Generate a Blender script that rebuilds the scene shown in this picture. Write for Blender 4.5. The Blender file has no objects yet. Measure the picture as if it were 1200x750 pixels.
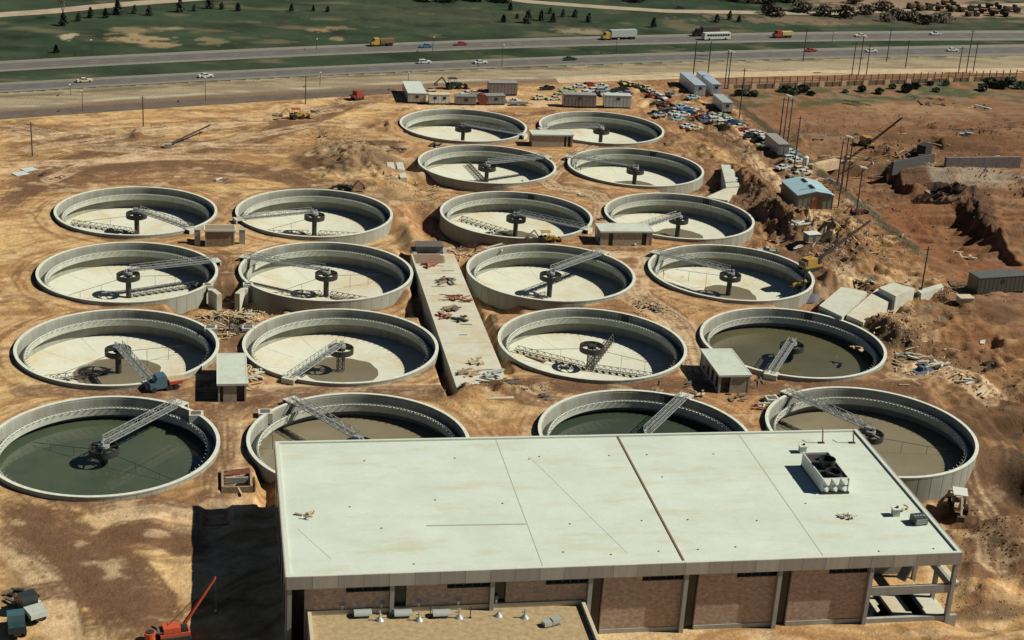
import bpy, math, random
import numpy as np
from mathutils import Vector, Matrix
random.seed(7)
S = bpy.context.scene
COL = S.collection
# ---------------------------------------------------------------- camera
F_PX, PITCH, ROLL, CAM_H, YAW = 1854.93, math.radians(21.41735), math.radians(3.749423), 125.7068, math.radians(11.3)
def plant(v):
    return Vector((v[0]*math.cos(YAW)+v[1]*math.sin(YAW), -v[0]*math.sin(YAW)+v[1]*math.cos(YAW), v[2]))
_F = Vector((0, math.cos(PITCH), -math.sin(PITCH))); _U0 = Vector((0, math.sin(PITCH), math.cos(PITCH))); _R0 = Vector((1, 0, 0))
_R = _R0*math.cos(ROLL)+_U0*math.sin(ROLL); _U = -_R0*math.sin(ROLL)+_U0*math.cos(ROLL)
FW, RT, UP = plant(_F), plant(_R), plant(_U)
cam = bpy.data.cameras.new('camera'); cam_o = bpy.data.objects.new('camera', cam); COL.objects.link(cam_o)
cam.sensor_width = 36; cam.lens = F_PX/1200*36; cam.clip_start = 1; cam.clip_end = 20000
M4 = Matrix((RT, UP, -FW)).transposed().to_4x4(); M4.translation = Vector((0, 0, CAM_H)); cam_o.matrix_world = M4
S.camera = cam_o
# ---------------------------------------------------------------- light
SUN_DIR = Vector((0.985, -0.15, 0.93)).normalized()
w = bpy.data.worlds.new('World'); S.world = w; w.use_nodes = True
nt = w.node_tree; bg = nt.nodes['Background']; sky = nt.nodes.new('ShaderNodeTexSky'); sky.sky_type = 'NISHITA'
sky.sun_disc = False; sky.sun_elevation = math.asin(SUN_DIR.z); sky.sun_rotation = math.atan2(SUN_DIR.x, SUN_DIR.y)
sky.air_density = 0.6; sky.dust_density = 0.3; sky.altitude = 3000
S.cycles.diffuse_bounces = 1; S.cycles.max_bounces = 6
nt.links.new(sky.outputs[0], bg.inputs[0]); bg.inputs[1].default_value = 0.05
sl = bpy.data.lights.new('sun', 'SUN'); sl.energy = 5.0; sl.angle = math.radians(0.5); sl.color = (1.0, 0.945, 0.85)
so = bpy.data.objects.new('sun', sl); COL.objects.link(so); so.rotation_euler = SUN_DIR.to_track_quat('Z', 'Y').to_euler()
S.view_settings.view_transform = 'Standard'; S.view_settings.look = 'None'; S.view_settings.exposure = 0.08; S.view_settings.gamma = 1
# ---------------------------------------------------------------- survey helpers (photo sight-lines meeting a level plane)
def at(px, py, z=-0.8):
    d = FW*F_PX + RT*(px-600) + UP*(375-py)
    t = (z-CAM_H)/d.z
    return Vector((d.x*t, d.y*t, z))
def pix(P):
    d = Vector(P)-Vector((0, 0, CAM_H)); z = d.dot(FW)
    return 600+F_PX*d.dot(RT)/z, 375-F_PX*d.dot(UP)/z
def height_to(base, topy):
    lo, hi = 0, 60
    for _ in range(30):
        m = (lo+hi)/2
        if pix((base.x, base.y, base.z+m))[1] > topy: lo = m
        else: hi = m
    return lo
# ---------------------------------------------------------------- materials
MATS = {}
def mat(name, col, rough=0.85, metal=0.0, var=0.15, scale=3.0, bump=0.0, bscale=None, col2=None, streak=False, spec=None, coord='Object'):
    if name in MATS: return MATS[name]
    m = bpy.data.materials.new(name); m.use_nodes = True; n = m.node_tree.nodes; l = m.node_tree.links
    b = n['Principled BSDF']; b.inputs['Roughness'].default_value = rough; b.inputs['Metallic'].default_value = metal
    if spec is not None: b.inputs['Specular IOR Level'].default_value = spec
    tc = n.new('ShaderNodeTexCoord'); src = tc.outputs[coord]
    if streak:
        mp = n.new('ShaderNodeMapping'); mp.inputs['Scale'].default_value = (1, 1, 0.12); l.new(src, mp.inputs[0]); src = mp.outputs[0]
    nz = n.new('ShaderNodeTexNoise'); nz.inputs['Scale'].default_value = scale; nz.inputs['Detail'].default_value = 6; nz.inputs['Roughness'].default_value = 0.65
    l.new(src, nz.inputs['Vector'])
    rp = n.new('ShaderNodeValToRGB'); rp.color_ramp.elements[0].position = 0.32; rp.color_ramp.elements[1].position = 0.68
    c = col; c2 = col2 if col2 else tuple(min(1, x*(1+var)) for x in c); c1 = tuple(x*(1-var) for x in c)
    rp.color_ramp.elements[0].color = (*c1, 1); rp.color_ramp.elements[1].color = (*c2, 1)
    l.new(nz.outputs[0], rp.inputs[0]); l.new(rp.outputs[0], b.inputs['Base Color'])
    if bump:
        nb = n.new('ShaderNodeTexNoise'); nb.inputs['Scale'].default_value = bscale or scale*4; nb.inputs['Detail'].default_value = 5
        l.new(tc.outputs[coord], nb.inputs['Vector'])
        bp = n.new('ShaderNodeBump'); bp.inputs['Strength'].default_value = bump; bp.inputs['Distance'].default_value = 0.1
        l.new(nb.outputs[0], bp.inputs['Height']); l.new(bp.outputs[0], b.inputs['Normal'])
    MATS[name] = m; return m
def paint(col):
    key = 'paint_%02d_%02d_%02d' % tuple(int(c*60) for c in col)
    return mat(key, col, rough=0.35, var=0.1, scale=1.5)
# ---------------------------------------------------------------- mesh builder
class MB:
    def __init__(s): s.v = []; s.f = []
    def add(s, vs, fs):
        o = len(s.v); s.v += [tuple(v) for v in vs]; s.f += [tuple(i+o for i in f) for f in fs]
    def box(s, x0, x1, y0, y1, z0, z1):
        s.add([(x0,y0,z0),(x1,y0,z0),(x1,y1,z0),(x0,y1,z0),(x0,y0,z1),(x1,y0,z1),(x1,y1,z1),(x0,y1,z1)],
              [(0,3,2,1),(4,5,6,7),(0,1,5,4),(1,2,6,5),(2,3,7,6),(3,0,4,7)]); return s
    def obox(s, c, size, rz=0, rx=0, ry=0):
        R = Matrix.Rotation(rz,3,'Z') @ Matrix.Rotation(ry,3,'Y') @ Matrix.Rotation(rx,3,'X'); h = Vector(size)/2; c = Vector(c)
        vs = [c+R@Vector((sx*h.x,sy*h.y,sz*h.z)) for sz in (-1,1) for sx,sy in ((-1,-1),(1,-1),(1,1),(-1,1))]
        s.add(vs, [(0,3,2,1),(4,5,6,7),(0,1,5,4),(1,2,6,5),(2,3,7,6),(3,0,4,7)]); return s
    def beam(s, p, q, w_=0.1, h_=None):
        p, q = Vector(p), Vector(q); d = q-p
        if d.length < 1e-5: return s
        d.normalize(); u = Vector((0,0,1)) if abs(d.z) < 0.95 else Vector((1,0,0))
        a = d.cross(u).normalized()*w_/2; b = a.cross(d).normalized()*(h_ or w_)/2
        vs = [p-a-b,p+a-b,p+a+b,p-a+b,q-a-b,q+a-b,q+a+b,q-a+b]
        s.add(vs, [(0,1,2,3),(7,6,5,4),(0,4,5,1),(1,5,6,2),(2,6,7,3),(3,7,4,0)]); return s
    def tube(s, p, q, r, r2=None, n=8, cap=True):
        p, q = Vector(p), Vector(q); d = (q-p).normalized(); u = Vector((0,0,1)) if abs(d.z) < 0.95 else Vector((1,0,0))
        a = d.cross(u).normalized(); b = a.cross(d); r2 = r if r2 is None else r2
        vs = [p+(a*math.cos(t)+b*math.sin(t))*r for t in [2*math.pi*i/n for i in range(n)]] + [q+(a*math.cos(t)+b*math.sin(t))*r2 for t in [2*math.pi*i/n for i in range(n)]]
        fs = [(i,(i+1)%n,n+(i+1)%n,n+i) for i in range(n)]
        if cap: fs += [tuple(range(n-1,-1,-1)), tuple(range(n,2*n))]
        s.add(vs, fs); return s
    def lathe(s, prof, n=96, c=(0,0,0), closed=True):
        vs = []; m = len(prof)
        for i in range(n):
            t = 2*math.pi*i/n
            for r, z in prof: vs.append((c[0]+r*math.cos(t), c[1]+r*math.sin(t), c[2]+z))
        fs = []
        for i in range(n):
            for k in range(m if closed else m-1):
                a = i*m+k; b = i*m+(k+1)%m; c2 = ((i+1)%n)*m+(k+1)%m; d = ((i+1)%n)*m+k
                fs.append((a,d,c2,b))
        s.add(vs, fs); return s
    def prism(s, poly, z0, z1):
        n = len(poly); vs = [(p[0],p[1],z0) for p in poly]+[(p[0],p[1],z1) for p in poly]
        s.add(vs, [tuple(range(n-1,-1,-1)), tuple(range(n,2*n))]+[(i,(i+1)%n,n+(i+1)%n,n+i) for i in range(n)]); return s
    def side(s, prof, w_, y=0):   # profile in x-z extruded along y
        n = len(prof); vs = [(p[0],y-w_/2,p[1]) for p in prof]+[(p[0],y+w_/2,p[1]) for p in prof]
        s.add(vs, [tuple(range(n)), tuple(range(2*n-1,n-1,-1))]+[((i+1)%n,i,n+i,n+(i+1)%n) for i in range(n)]); return s
    def mesh(s, name, m, smooth=False):
        me = bpy.data.meshes.new(name); me.from_pydata(s.v, [], s.f); me.materials.append(m)
        me.validate()
        if smooth:
            me.polygons.foreach_set('use_smooth', [True]*len(me.polygons))
            try: me.set_sharp_from_angle(angle=math.radians(35))
            except Exception: pass
        me.update(); return me
    def build(s, name, m, parent=None, smooth=False):
        return link(name, s.mesh(name, m, smooth), parent)
def link(name, me, parent=None, loc=(0,0,0), rz=0):
    o = bpy.data.objects.new(name, me); COL.objects.link(o); o.location = loc; o.rotation_euler[2] = rz
    if parent: o.parent = parent
    return o
def tag(o, label, cat, group=None):
    o['label'] = label; o['category'] = cat
    if group: o['group'] = group
    return o
def thing(name, label, cat, loc=(0,0,0), rz=0, group=None):
    o = link(name, None, None, loc, rz); o.empty_display_size = 0.5; return tag(o, label, cat, group)
def struct(o): o['kind'] = 'structure'; return o
def stuff(o): o['kind'] = 'stuff'; return o
def dup(root, loc, rz, label, group=None):
    r = root.copy(); COL.objects.link(r); r.location = loc; r.rotation_euler = (0,0,rz); r['label'] = label
    if group: r['group'] = group
    for ch in root.children:
        c = ch.copy(); COL.objects.link(c); c.parent = r
        for g in ch.children:
            d = g.copy(); COL.objects.link(d); d.parent = c
    return r
ORD = ['first','second','third','fourth','fifth','sixth','seventh','eighth','ninth','tenth','eleventh','twelfth','thirteenth','fourteenth','fifteenth','sixteenth','seventeenth','eighteenth','nineteenth','twentieth',
       'twenty-first','twenty-second','twenty-third','twenty-fourth','twenty-fifth','twenty-sixth','twenty-seventh','twenty-eighth','twenty-ninth','thirtieth','thirty-first','thirty-second']
# ---------------------------------------------------------------- tank positions (rim at z = 0)
RT_ = 20.0
TX = {'A': -20.0, 'B': 24.7, 'C': 77.3, 'D': 121.9}
TANKS = {'A1':(-20.1,390.8),'A2':(-20,346),'A3':(-19.9,302.1),'A4':(-19.9,257.5),'B1':(24.5,390),'B2':(24.7,346.2),'B3':(24.8,301.6),'B4':(24.8,257.2),
 'C1':(76.3,480.1),'C2':(76.9,436.5),'C3':(77.1,389.2),'C4':(77.6,345.2),'C5':(77.8,301.2),'C6':(78,256.7),'D1':(120.9,479.8),'D2':(120.9,435),'D3':(121.3,388.8),'D4':(122,344.8),'D5':(122.2,300.6),'D6':(122.4,256.5)}
# ---------------------------------------------------------------- ground
def hash2(ix, iy, seed):
    n = (ix.astype(np.int64)*374761393 + iy.astype(np.int64)*668265263 + seed*1442695041) & 0xffffffff
    n = ((n ^ (n >> 13))*1274126177) & 0xffffffff
    return ((n ^ (n >> 16)) & 0xffff)/65535.0
_TAB = {}
def vnoise(x, y, seed=0):
    T = _TAB.get(seed)
    if T is None: T = _TAB[seed] = np.random.default_rng(1000+seed).random(65536).astype(np.float32)
    x = np.asarray(x, np.float32); y = np.asarray(y, np.float32)
    ix = np.floor(x); iy = np.floor(y); fx = x-ix; fy = y-iy; fx = fx*fx*(3-2*fx); fy = fy*fy*(3-2*fy)
    ix = ix.astype(np.int32); iy = iy.astype(np.int32); x0 = ix&255; x1 = (ix+1)&255; y0 = (iy&255)<<8; y1 = ((iy+1)&255)<<8
    a = T[y0|x0]; b = T[y0|x1]; c = T[y1|x0]; d = T[y1|x1]
    return (a+(b-a)*fx)*(1-fy)+(c+(d-c)*fx)*fy
def fbm(x, y, o=4, seed=0):
    t = 0; a = 0.5; s_ = 0
    for i in range(o):
        t = t+a*vnoise(x*2**i+17.3*i, y*2**i-9.1*i, seed+i); s_ += a; a *= 0.55
    return t/s_
def sm(a, b, x): t = np.clip((x-a)/(b-a), 0, 1); return t*t*(3-2*t)
def rect(X, Y, x0, x1, y0, y1, s_=1.5): return sm(x0-s_,x0+s_,X)*(1-sm(x1-s_,x1+s_,X))*sm(y0-s_,y0+s_,Y)*(1-sm(y1-s_,y1+s_,Y))
def quad(c, x, lo=-80., hi=360.):
    a, b, d = c; xc = np.clip(x, lo, hi)/100; f = a*xc*xc+b*xc+d
    return f+(2*a*xc+b)*(x/100-xc)
Q = dict(WBt=(-2.83,32.75,582.7), WBb=(-3.06,32.42,569.2), EBt=(-2.17,31.7,549), EBb=(-2.63,31.3,537.9), verge=(-2.96,32.61,526.7), browntop=(-3.41,32.44,513.9), brownbot=(-2.6,34.2,503.5))
CUTS = [(-10,13,322,339,3.4,1.5),(4,44,322,334,2.2,2),(26,46,366,384,2.2,2.5),(-6,3,366,374,.6,2),(50,63,368,398,3.2,2.5),(52,80,366,374,1.6,2),(56,66,322,352,3.0,2),(60,80,322,328,1.6,1.5),
        (52,78,410,426,2.0,3),(43.6,46,275,362,4.2,.7),(55.6,58.2,288,352,2.6,.9),(124,147,410,430,2.3,3),(126,147,366,382,2.3,3),(128,147,322,338,2.6,3),
        (106,146,226,243,4.2,3.5),(109.5,130,190,232,2.2,3),(0.3,5.5,240,246,2.2,.5),(6.5,9,236,249,1.8,.8),(-2.8,1.5,230,236.5,1.5,.6),(-9,8.5,180,238,.6,2),(36,47,300,330,.8,3),
        (181,203,398,442,3.4,.9),(203,240,404,424,2.2,.8),(184,198,345,350,2.0,.8),(190,204,356,392,2.6,1.0),(206,240,360,380,2.6,1.2),(184,230,462,470,1.8,1),(188,240,490,494,1.5,.8),(152,172,300,306,2.0,.8),(160,186,262,268,2.2,.9),(148,156,318,330,2.0,.8),(168,186,286,300,3.0,1.2),(150,158,236,262,2.4,1.5),(49,58,404,426,.8,2),(39,56,430,441,3.2,1.5),(44,50,352,366,1.5,2)]
MOUNDS = [  # px, py, radius x (m), radius y (m), height, roughness
 (408,180,12,14,2.2,.55),(435,200,10,9,1.8,.55),(465,172,9,6,1.3,.5),(395,205,9,6,1.2,.5),(445,215,9,6,1.4,.6),(385,192,8,9,1.2,.6),(445,192,8,9,1.4,.6),(390,155,7,7,1.4,.6),(160,160,2.2,3,2.2,.6),(455,150,6,6,1.8,1),
 (885,225,5,14,3.0,1.2),(905,255,7,9,3.0,1.2),(935,268,8,7,2.6,1.2),(985,285,6,12,3.0,1.2),(960,330,6,6,2.2,1),(868,205,3,8,2.0,1),(900,283,5,5,1.5,1),(1010,315,6,6,2,1),
 (1122,228,7,13,5,.8),(1145,255,4,9,2.8,1),(1165,275,5,9,2.2,1),(1035,385,6,6,2.0,1.2),(1050,400,7,5,1.8,1.2),(1000,270,5,6,2,1),
 (1155,340,6,5,1.5,1),(1150,680,4,3,2.2,1),(1140,655,3,2,1.2,1),(620,455,4,2,.6,1),(552,468,5,3.0,2.6,.4),(598,464,4,3.2,2.2,.5),(535,462,2.5,4,1.6,.5),(575,462,3,2.6,1.5,.9),(480,128,4,3,1.0,1),(40,140,7,2.5,.8,1),(850,150,4,10,1.6,1),(830,180,4,10,1.4,1),(1050,178,7,5,2.0,.5),(1100,258,12,3,1.0,.6),
 (255,376,3.5,2,1.2,1),(285,372,3,3,1.0,1),(790,160,4,5,1,1)]
def ground_z(X, Y):
    X = np.asarray(X, float); Y = np.asarray(Y, float)
    z = np.full(X.shape, -0.85)
    site = 1-sm(0, 12, Y-quad(Q['brownbot'], X)+10)
    z = z+site*(fbm(X/11, Y/11, 4, 3)-.5)*0.7
    z = z+site*(fbm(X/2.2, Y/2.2, 3, 9)-.5)*0.16
    rough = sm(128, 150, X)*sm(255, 275, Y)*site*(1-.8*sm(172,180,X))
    z = z+rough*((1-np.abs(2*fbm(X/8, Y/8, 5, 21)-1)*2.2)-.45)*1.5
    outr = sm(178,186,X)*sm(330,345,Y)*(1-sm(490,505,Y))
    tn = fbm(X/75+3, Y/13, 4, 25)*9; z = z+outr*((np.floor(tn)+sm(.72,.98,tn-np.floor(tn)))*1.15-5.2)
    for x0,x1,y0,y1,d,s_ in CUTS: z = z-rect(X,Y,x0,x1,y0,y1,s_)*d*(0.92+.16*vnoise(X/1.5,Y/1.5,5))
    for p in MOUNDS:
        c = at(p[0],p[1]); dx = (X-c.x)/p[2]; dy = (Y-c.y)/p[3]; g = np.exp(-(dx*dx+dy*dy)*1.2)
        z = z+g*p[4]*(.75+p[5]*(1-np.abs(2*fbm(X/3.4,Y/3.4,4,31)-1)*2.6)*.75)
    # keep earth clear of rims
    for (tx,ty) in TANKS.values():
        d = np.hypot(X-tx,Y-ty); k = 1-sm(20.5,24,d); z = np.where(k>0, z*(1-k)+np.minimum(z,-0.45)*k, z)
    for (x0,x1,y0,y1) in ((10,109,190,235),(93,109,365,374),(93,108,456,465),(96.5,105.5,273,291),(-1,6,275,292),(44.5,57,284,358),(155,170,396,414)):
        k = rect(X,Y,x0,x1,y0,y1,2); z = z*(1-k)+np.minimum(z,-0.9)*k
    z = z*site+(1-site)*-0.85
    # far ground: gentle undulation beyond the motorway
    far = sm(20, 200, Y-quad(Q['WBt'], X))
    z = z+far*(fbm(X/90,Y/90,3,77)-.5)*3
    return z
def gz(x, y): return float(ground_z(np.array([x]), np.array([y]))[0])
def atg(px, py):
    p = at(px, py)
    for _ in range(3): p = at(px, py, gz(p.x, p.y))
    return p
TRACKS = []   # (pixel polyline, half gauge m, line width m, tone)
def tr(pts, g=0.0, w_=0.5, tone=-1): TRACKS.append((pts, g, w_, tone))
for q in ([(20,215),(60,195),(120,175),(200,168),(300,160),(360,140),(440,115)],[(25,232),(80,200),(170,182),(290,172),(350,150),(420,118)],[(15,240),(60,212),(140,196),(240,190),(330,200),(380,215),(430,219)],
          [(20,150),(70,160),(120,168),(200,175),(330,178)],[(15,152),(80,166),(150,175),(230,183)],[(60,215),(110,197),(190,190),(260,186)],[(90,200),(200,193),(300,200),(350,212)],
          [(15,600),(60,640),(120,690),(150,750)],[(15,618),(50,650),(95,700),(110,750)],[(15,590),(90,640),(160,690),(200,750)],[(15,640),(60,690),(75,750)],[(20,560),(90,620),(150,660),(190,700)],
          [(15,700),(80,690),(140,712),(200,735)],[(110,650),(170,620),(230,625)],[(120,600),(180,592),(235,598)],[(130,640),(150,625),(200,632),(232,640)],
          [(745,145),(800,190),(850,212),(870,260)],[(840,150),(880,190),(920,245),(960,300),(985,340)],[(790,140),(850,165),(900,215),(930,232)],[(770,130),(830,150),(900,185),(930,215)],
          [(1060,450),(1100,490),(1150,540),(1170,600),(1150,660)],[(1045,450),(1110,520),(1160,580),(1165,650)],[(1050,440),(1120,440),(1165,470)],
          [(700,300),(760,300),(745,340),(800,380),(820,430)],[(740,350),(790,385),(812,440)],[(560,350),(575,400),(560,440),(600,452),(640,458),(800,458)],[(620,452),(720,455),(820,452)],
          [(250,300),(265,345),(268,400),(262,430)],[(262,425),(268,500),(266,600)],[(30,455),(120,455),(200,462),(300,458),(420,456),(540,455)],[(280,480),(300,468),(400,458),(560,462)],
          [(690,172),(640,215),(700,230),(705,262)],[(650,120),(600,121),(560,123),(480,124)],[(860,230),(900,260),(930,300),(950,320)],[(880,310),(930,290),(990,310)],[(860,450),(930,452),(1000,450),(1060,455)]):
    tr(q, 1.0, 0.42, random.choice([-1,-1,.5]))
    for _ in range(0 if q[0][1] > 555 and q[0][0] < 30 else 2):
        jx, jy = random.gauss(0,9), random.gauss(0,5); tr([(a+jx+random.gauss(0,4), b+jy+random.gauss(0,2)) for a,b in q], 1.0, random.uniform(.3,.5), random.choice([-1,-1,.5]))
for _ in range(5):
    x0, y0 = random.uniform(10,60), random.uniform(585,640); tr([(x0,y0),(x0+60+random.uniform(-10,10),y0+35+random.uniform(-8,8)),(x0+120,y0+75+random.uniform(-15,15)),(x0+160,y0+130)], 1.0, .38, -1)
for _ in range(9):
    x0, y0 = random.uniform(10,40), random.uniform(150,235); tr([(x0,y0),(x0+110,y0-10+random.uniform(-12,12)),(x0+230,y0-22+random.uniform(-12,12)),(x0+360,y0-40+random.uniform(-14,14))], 1.0, .38, random.choice([-1,.5]))
def tone_patches():
    D=(.075,.044,.027); B=(.235,.128,.062); Rr=(.215,.098,.046); G=(.225,.155,.09); Lt=(.58,.40,.19); K=(.022,.02,.018); W=(.42,.38,.28)
    P = [(415,185,17,22,G,.75),(440,172,8,5,D,.7),(380,195,9,9,D,.6),(395,160,10,10,B,.5),(445,198,9,12,G,.6),(160,160,5,5,D,.7),(60,150,22,6,B,.6),(25,150,12,6,D,.35),(30,180,8,15,B,.3),(455,150,10,9,Rr,.45),
     (210,182,20,2.5,B,.6),(190,210,25,2.5,B,.35),(260,200,22,3,B,.35),(330,172,5,3,B,.4),(265,212,7,4,Rr,.45),(270,240,6,8,Rr,.5),(50,345,4,6,B,.3),(100,240,10,3,B,.3),
     (470,225,8,12,G,.6),(495,250,8,10,Rr,.5),(500,270,7,8,B,.5),(520,275,5,6,Rr,.4),(430,225,8,7,B,.5),(510,290,8,4,B,.6),
     (120,635,7,2,B,.35),(160,620,9,1.8,G,.6),(190,640,9,1.0,D,.3),(70,665,8,8,G,.5),(30,640,6,8,D,.35),(150,730,12,3,(.62,.46,.24),.6),(150,665,9,4,(.63,.44,.20),.75),(200,615,7,3,(.63,.45,.21),.7),(100,610,9,2.5,(.60,.42,.19),.6),(205,680,5,4,(.60,.42,.19),.6),(60,735,8,3,(.58,.40,.19),.5),(185,655,7,.8,D,.4),(150,642,8,.7,B,.6),(45,690,7,8,D,.35),(140,600,3,2,B,.6),(95,590,6,2,B,.5),(160,705,6,2.5,B,.3),(195,700,6,3,G,.25),(50,615,6,5,B,.3),
     (640,455,11,2.2,D,.75),(610,450,6,2.5,B,.8),(760,455,14,2,B,.7),(720,340,7,14,Rr,.35),(770,360,6,8,Rr,.3),(640,212,10,6,Rr,.3),(680,225,8,8,Rr,.35),(755,250,6,10,B,.2),(740,300,10,4,B,.3),
     (880,220,8,18,B,.6),(890,240,6,14,D,.7),(905,258,9,8,D,.6),(935,268,9,8,B,.7),(1000,262,7,8,D,.6),(985,285,6,8,D,.5),(970,300,6,12,B,.4),(940,330,8,10,B,.4),(905,300,14,8,B,.35),(1000,330,8,9,D,.4),
     (860,250,10,8,B,.3),(840,165,9,14,B,.4),(870,190,6,14,Lt,.35),(790,160,8,8,B,.45),(1005,300,7,6,D,.6),(960,285,6,8,Lt,.35),(1080,440,22,9,B,.45),(1160,440,12,24,B,.65),(1165,500,8,14,D,.75),(1175,540,7,12,K,.6),(1160,590,6,8,D,.8),(1185,480,8,12,D,.7),(1140,475,5,6,B,.6),(1100,600,8,5,D,.8),(1180,560,8,10,D,.75),(1100,420,14,8,D,.4),  # dark patches right of tank D6 paint its shade into the soil
     (1160,620,7,7,D,.7),(1155,655,8,3,D,.6),(1120,705,14,3,D,.7),(1150,690,8,2,B,.5),(1165,400,16,12,Rr,.5),(1150,365,18,8,D,.55),(1100,345,14,6,B,.6),(1150,300,22,8,Rr,.8),(1070,310,18,6,Rr,.6),
     (960,350,6,8,B,.5),(1050,395,8,8,D,.6),(1075,370,8,8,G,.5),(1060,405,9,5,D,.4),
     (1000,235,12,14,B,.2),(1040,235,10,14,W,.4),(1010,245,5,10,W,.4),(1052,240,9,10,Rr,.9),(1068,255,9,12,Rr,.9),(1085,272,9,10,Rr,.9),(1105,290,10,9,Rr,.9),(1120,290,12,10,Rr,.65),(1080,232,8,14,Rr,.55),(1120,228,9,15,K,.88),(1112,215,6,8,K,.7),(1150,255,6,12,D,.85),(1165,272,7,12,D,.8),(1175,240,6,10,B,.5),
     (1070,200,14,10,D,.65),(1040,212,12,6,D,.55),(1060,190,12,10,G,.5),(1140,202,16,9,W,.5),(1100,192,14,6,G,.5),(960,190,14,12,B,.4),(990,180,12,20,G,.35),(940,215,6,20,G,.3),(1120,168,36,9,D,.5),(1080,150,40,9,Rr,.5),(980,152,30,9,G,.35),(940,155,26,7,D,.35),(1050,128,30,10,Lt,.2),(960,130,20,12,Rr,.4),(1160,160,18,14,B,.5),(1155,178,18,6,D,.4),(900,130,8,16,Rr,.4),
     (1130,108,5.5,28,(.30,.15,.075),.95)]
    return P
def build_ground():
    def axis(lo, hi, st, out_lo, out_hi, k=1.12):
        a = list(np.arange(lo, hi+1e-6, st)); s_ = st
        while a[0] > out_lo: s_ *= k; a.insert(0, a[0]-s_)
        s_ = st
        while a[-1] < out_hi: s_ *= k; a.append(a[-1]+s_)
        return np.array(a)
    xs = axis(-84, 230, 0.5, -2500, 3000, 1.03); ys = axis(178, 440, 0.5, -700, 6000, 1.010)
    X, Y = np.meshgrid(xs, ys); nx, ny = len(xs), len(ys)
    Z = ground_z(X, Y)
    Xf, Yf, Zf = X.ravel().copy(), Y.ravel().copy(), Z.ravel()
    keep = np.ones((ny-1, nx-1), bool); xc = (xs[:-1]+xs[1:])/2; yc = (ys[:-1]+ys[1:])/2; XC, YC = np.meshgrid(xc, yc)
    for (tx,ty) in TANKS.values(): keep &= np.hypot(XC-tx,YC-ty) > 19.75
    idx = np.arange(nx*ny).reshape(ny, nx)
    quads = np.stack([idx[:-1,:-1],idx[:-1,1:],idx[1:,1:],idx[1:,:-1]],-1)[keep]
    for (tx,ty) in TANKS.values():
        d = np.hypot(Xf-tx,Yf-ty); m = (d > 18.3)&(d < 19.95)
        k = 19.75/d[m]; Xf[m] = tx+(Xf[m]-tx)*k; Yf[m] = ty+(Yf[m]-ty)*k
    TRACKS[:] = [T_ for T_ in TRACKS]
    # ---- albedo per vertex: kinds of soil, tyre tracks, grass, painted shade
    Xa, Ya = X, Y
    n1 = fbm(Xa/26, Ya/26, 4, 41); n2 = fbm(Xa/6, Ya/6, 4, 55); n3 = fbm(Xa/1.6, Ya/1.6, 3, 66)
    wx = Xa+14*(fbm(Xa/34,Ya/34,3,91)-.5)*2; wy = Ya+14*(fbm(Xa/34,Ya/34,3,97)-.5)*2
    st1 = fbm((wx*.96+wy*.26)/15, (wy*.96-wx*.26)/1.5, 4, 101); st2 = fbm((wx*.7-wy*.7)/14, (wy*.7+wx*.7)/1.3, 4, 111)
    sand = np.array((.63,.425,.18)); clay = np.array((.44,.245,.10)); brown = np.array((.265,.135,.06)); red = np.array((.20,.105,.056))
    def mixc(C, c, k): return C*(1-k[...,None])+np.array(c)*k[...,None]
    C = np.broadcast_to(sand, X.shape+(3,)).copy()
    C = mixc(C, clay, sm(.42,.62,n1)*.65)
    C = mixc(C, clay, sm(.45,.7,n2)*.5)
    C = mixc(C, clay, sm(60,100,Xa)*(1-sm(255,480,Ya)*.4)*.42)
    right = sm(126,158,Xa)
    C = mixc(C, brown, right*(.38+.45*sm(.35,.6,n2)))
    out = sm(175,178,Xa)
    C = C*(1-right[...,None]*.10); C = mixc(C, red, out*.9); C = mixc(C, brown, out*sm(.4,.6,fbm(Xa/40,Ya/9,4,131))*.8); C = mixc(C, (.27,.165,.095), out*sm(.5,.60,fbm(Xa/50,Ya/12,4,151))*.8); tn = fbm(Xa/75+3, Ya/13, 4, 25)*9; C = mixc(C, (.075,.042,.025), out*np.exp(-((tn-np.floor(tn)-.85)/.12)**2)*.55)
    C = mixc(C, brown, sm(.52,.68,st1)*.55*(1-out*.3)); C = mixc(C, (.72,.53,.30), sm(.52,.66,1-st1)*.5*(1-out)); C = mixc(C, brown, sm(.56,.7,st2)*.35)
    # worn lanes circling the tanks
    site_m = 1-sm(-4,4,Ya-quad(Q['brownbot'],Xa))
    dm = np.full(X.shape, 1e9); th = np.zeros(X.shape)
    for (tx,ty) in TANKS.values():
        d = np.hypot(Xa-tx,Ya-ty); m = d < dm; dm = np.where(m,d,dm); th = np.where(m,np.arctan2(Ya-ty,Xa-tx),th)
    ring = np.exp(-((dm-24.0)/3.2)**2); rn = fbm(dm*1.1, th*2.2+n1*3, 3, 171)
    C = mixc(C, brown, ring*sm(.45,.60,rn)*.8)
    C = mixc(C, (.64,.45,.24), ring*sm(.55,.7,1-rn)*.4)
    C = mixc(C, (.15,.085,.05), np.exp(-((dm-20.4)/.8)**2)*.8*sm(.3,.55,n2))  # contact darkness painted into the soil along the tank walls
    cor = rect(Xa,Ya,99,100.4,270,500,1)*0
    inner = (Xa>42)&(Xa<150)
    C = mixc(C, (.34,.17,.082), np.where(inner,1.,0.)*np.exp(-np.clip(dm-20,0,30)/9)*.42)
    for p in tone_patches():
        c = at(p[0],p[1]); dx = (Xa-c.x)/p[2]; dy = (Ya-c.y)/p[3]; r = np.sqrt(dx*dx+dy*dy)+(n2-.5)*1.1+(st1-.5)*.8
        C = mixc(C, p[4], (1-sm(.55,1.1,r))*p[5])
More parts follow.
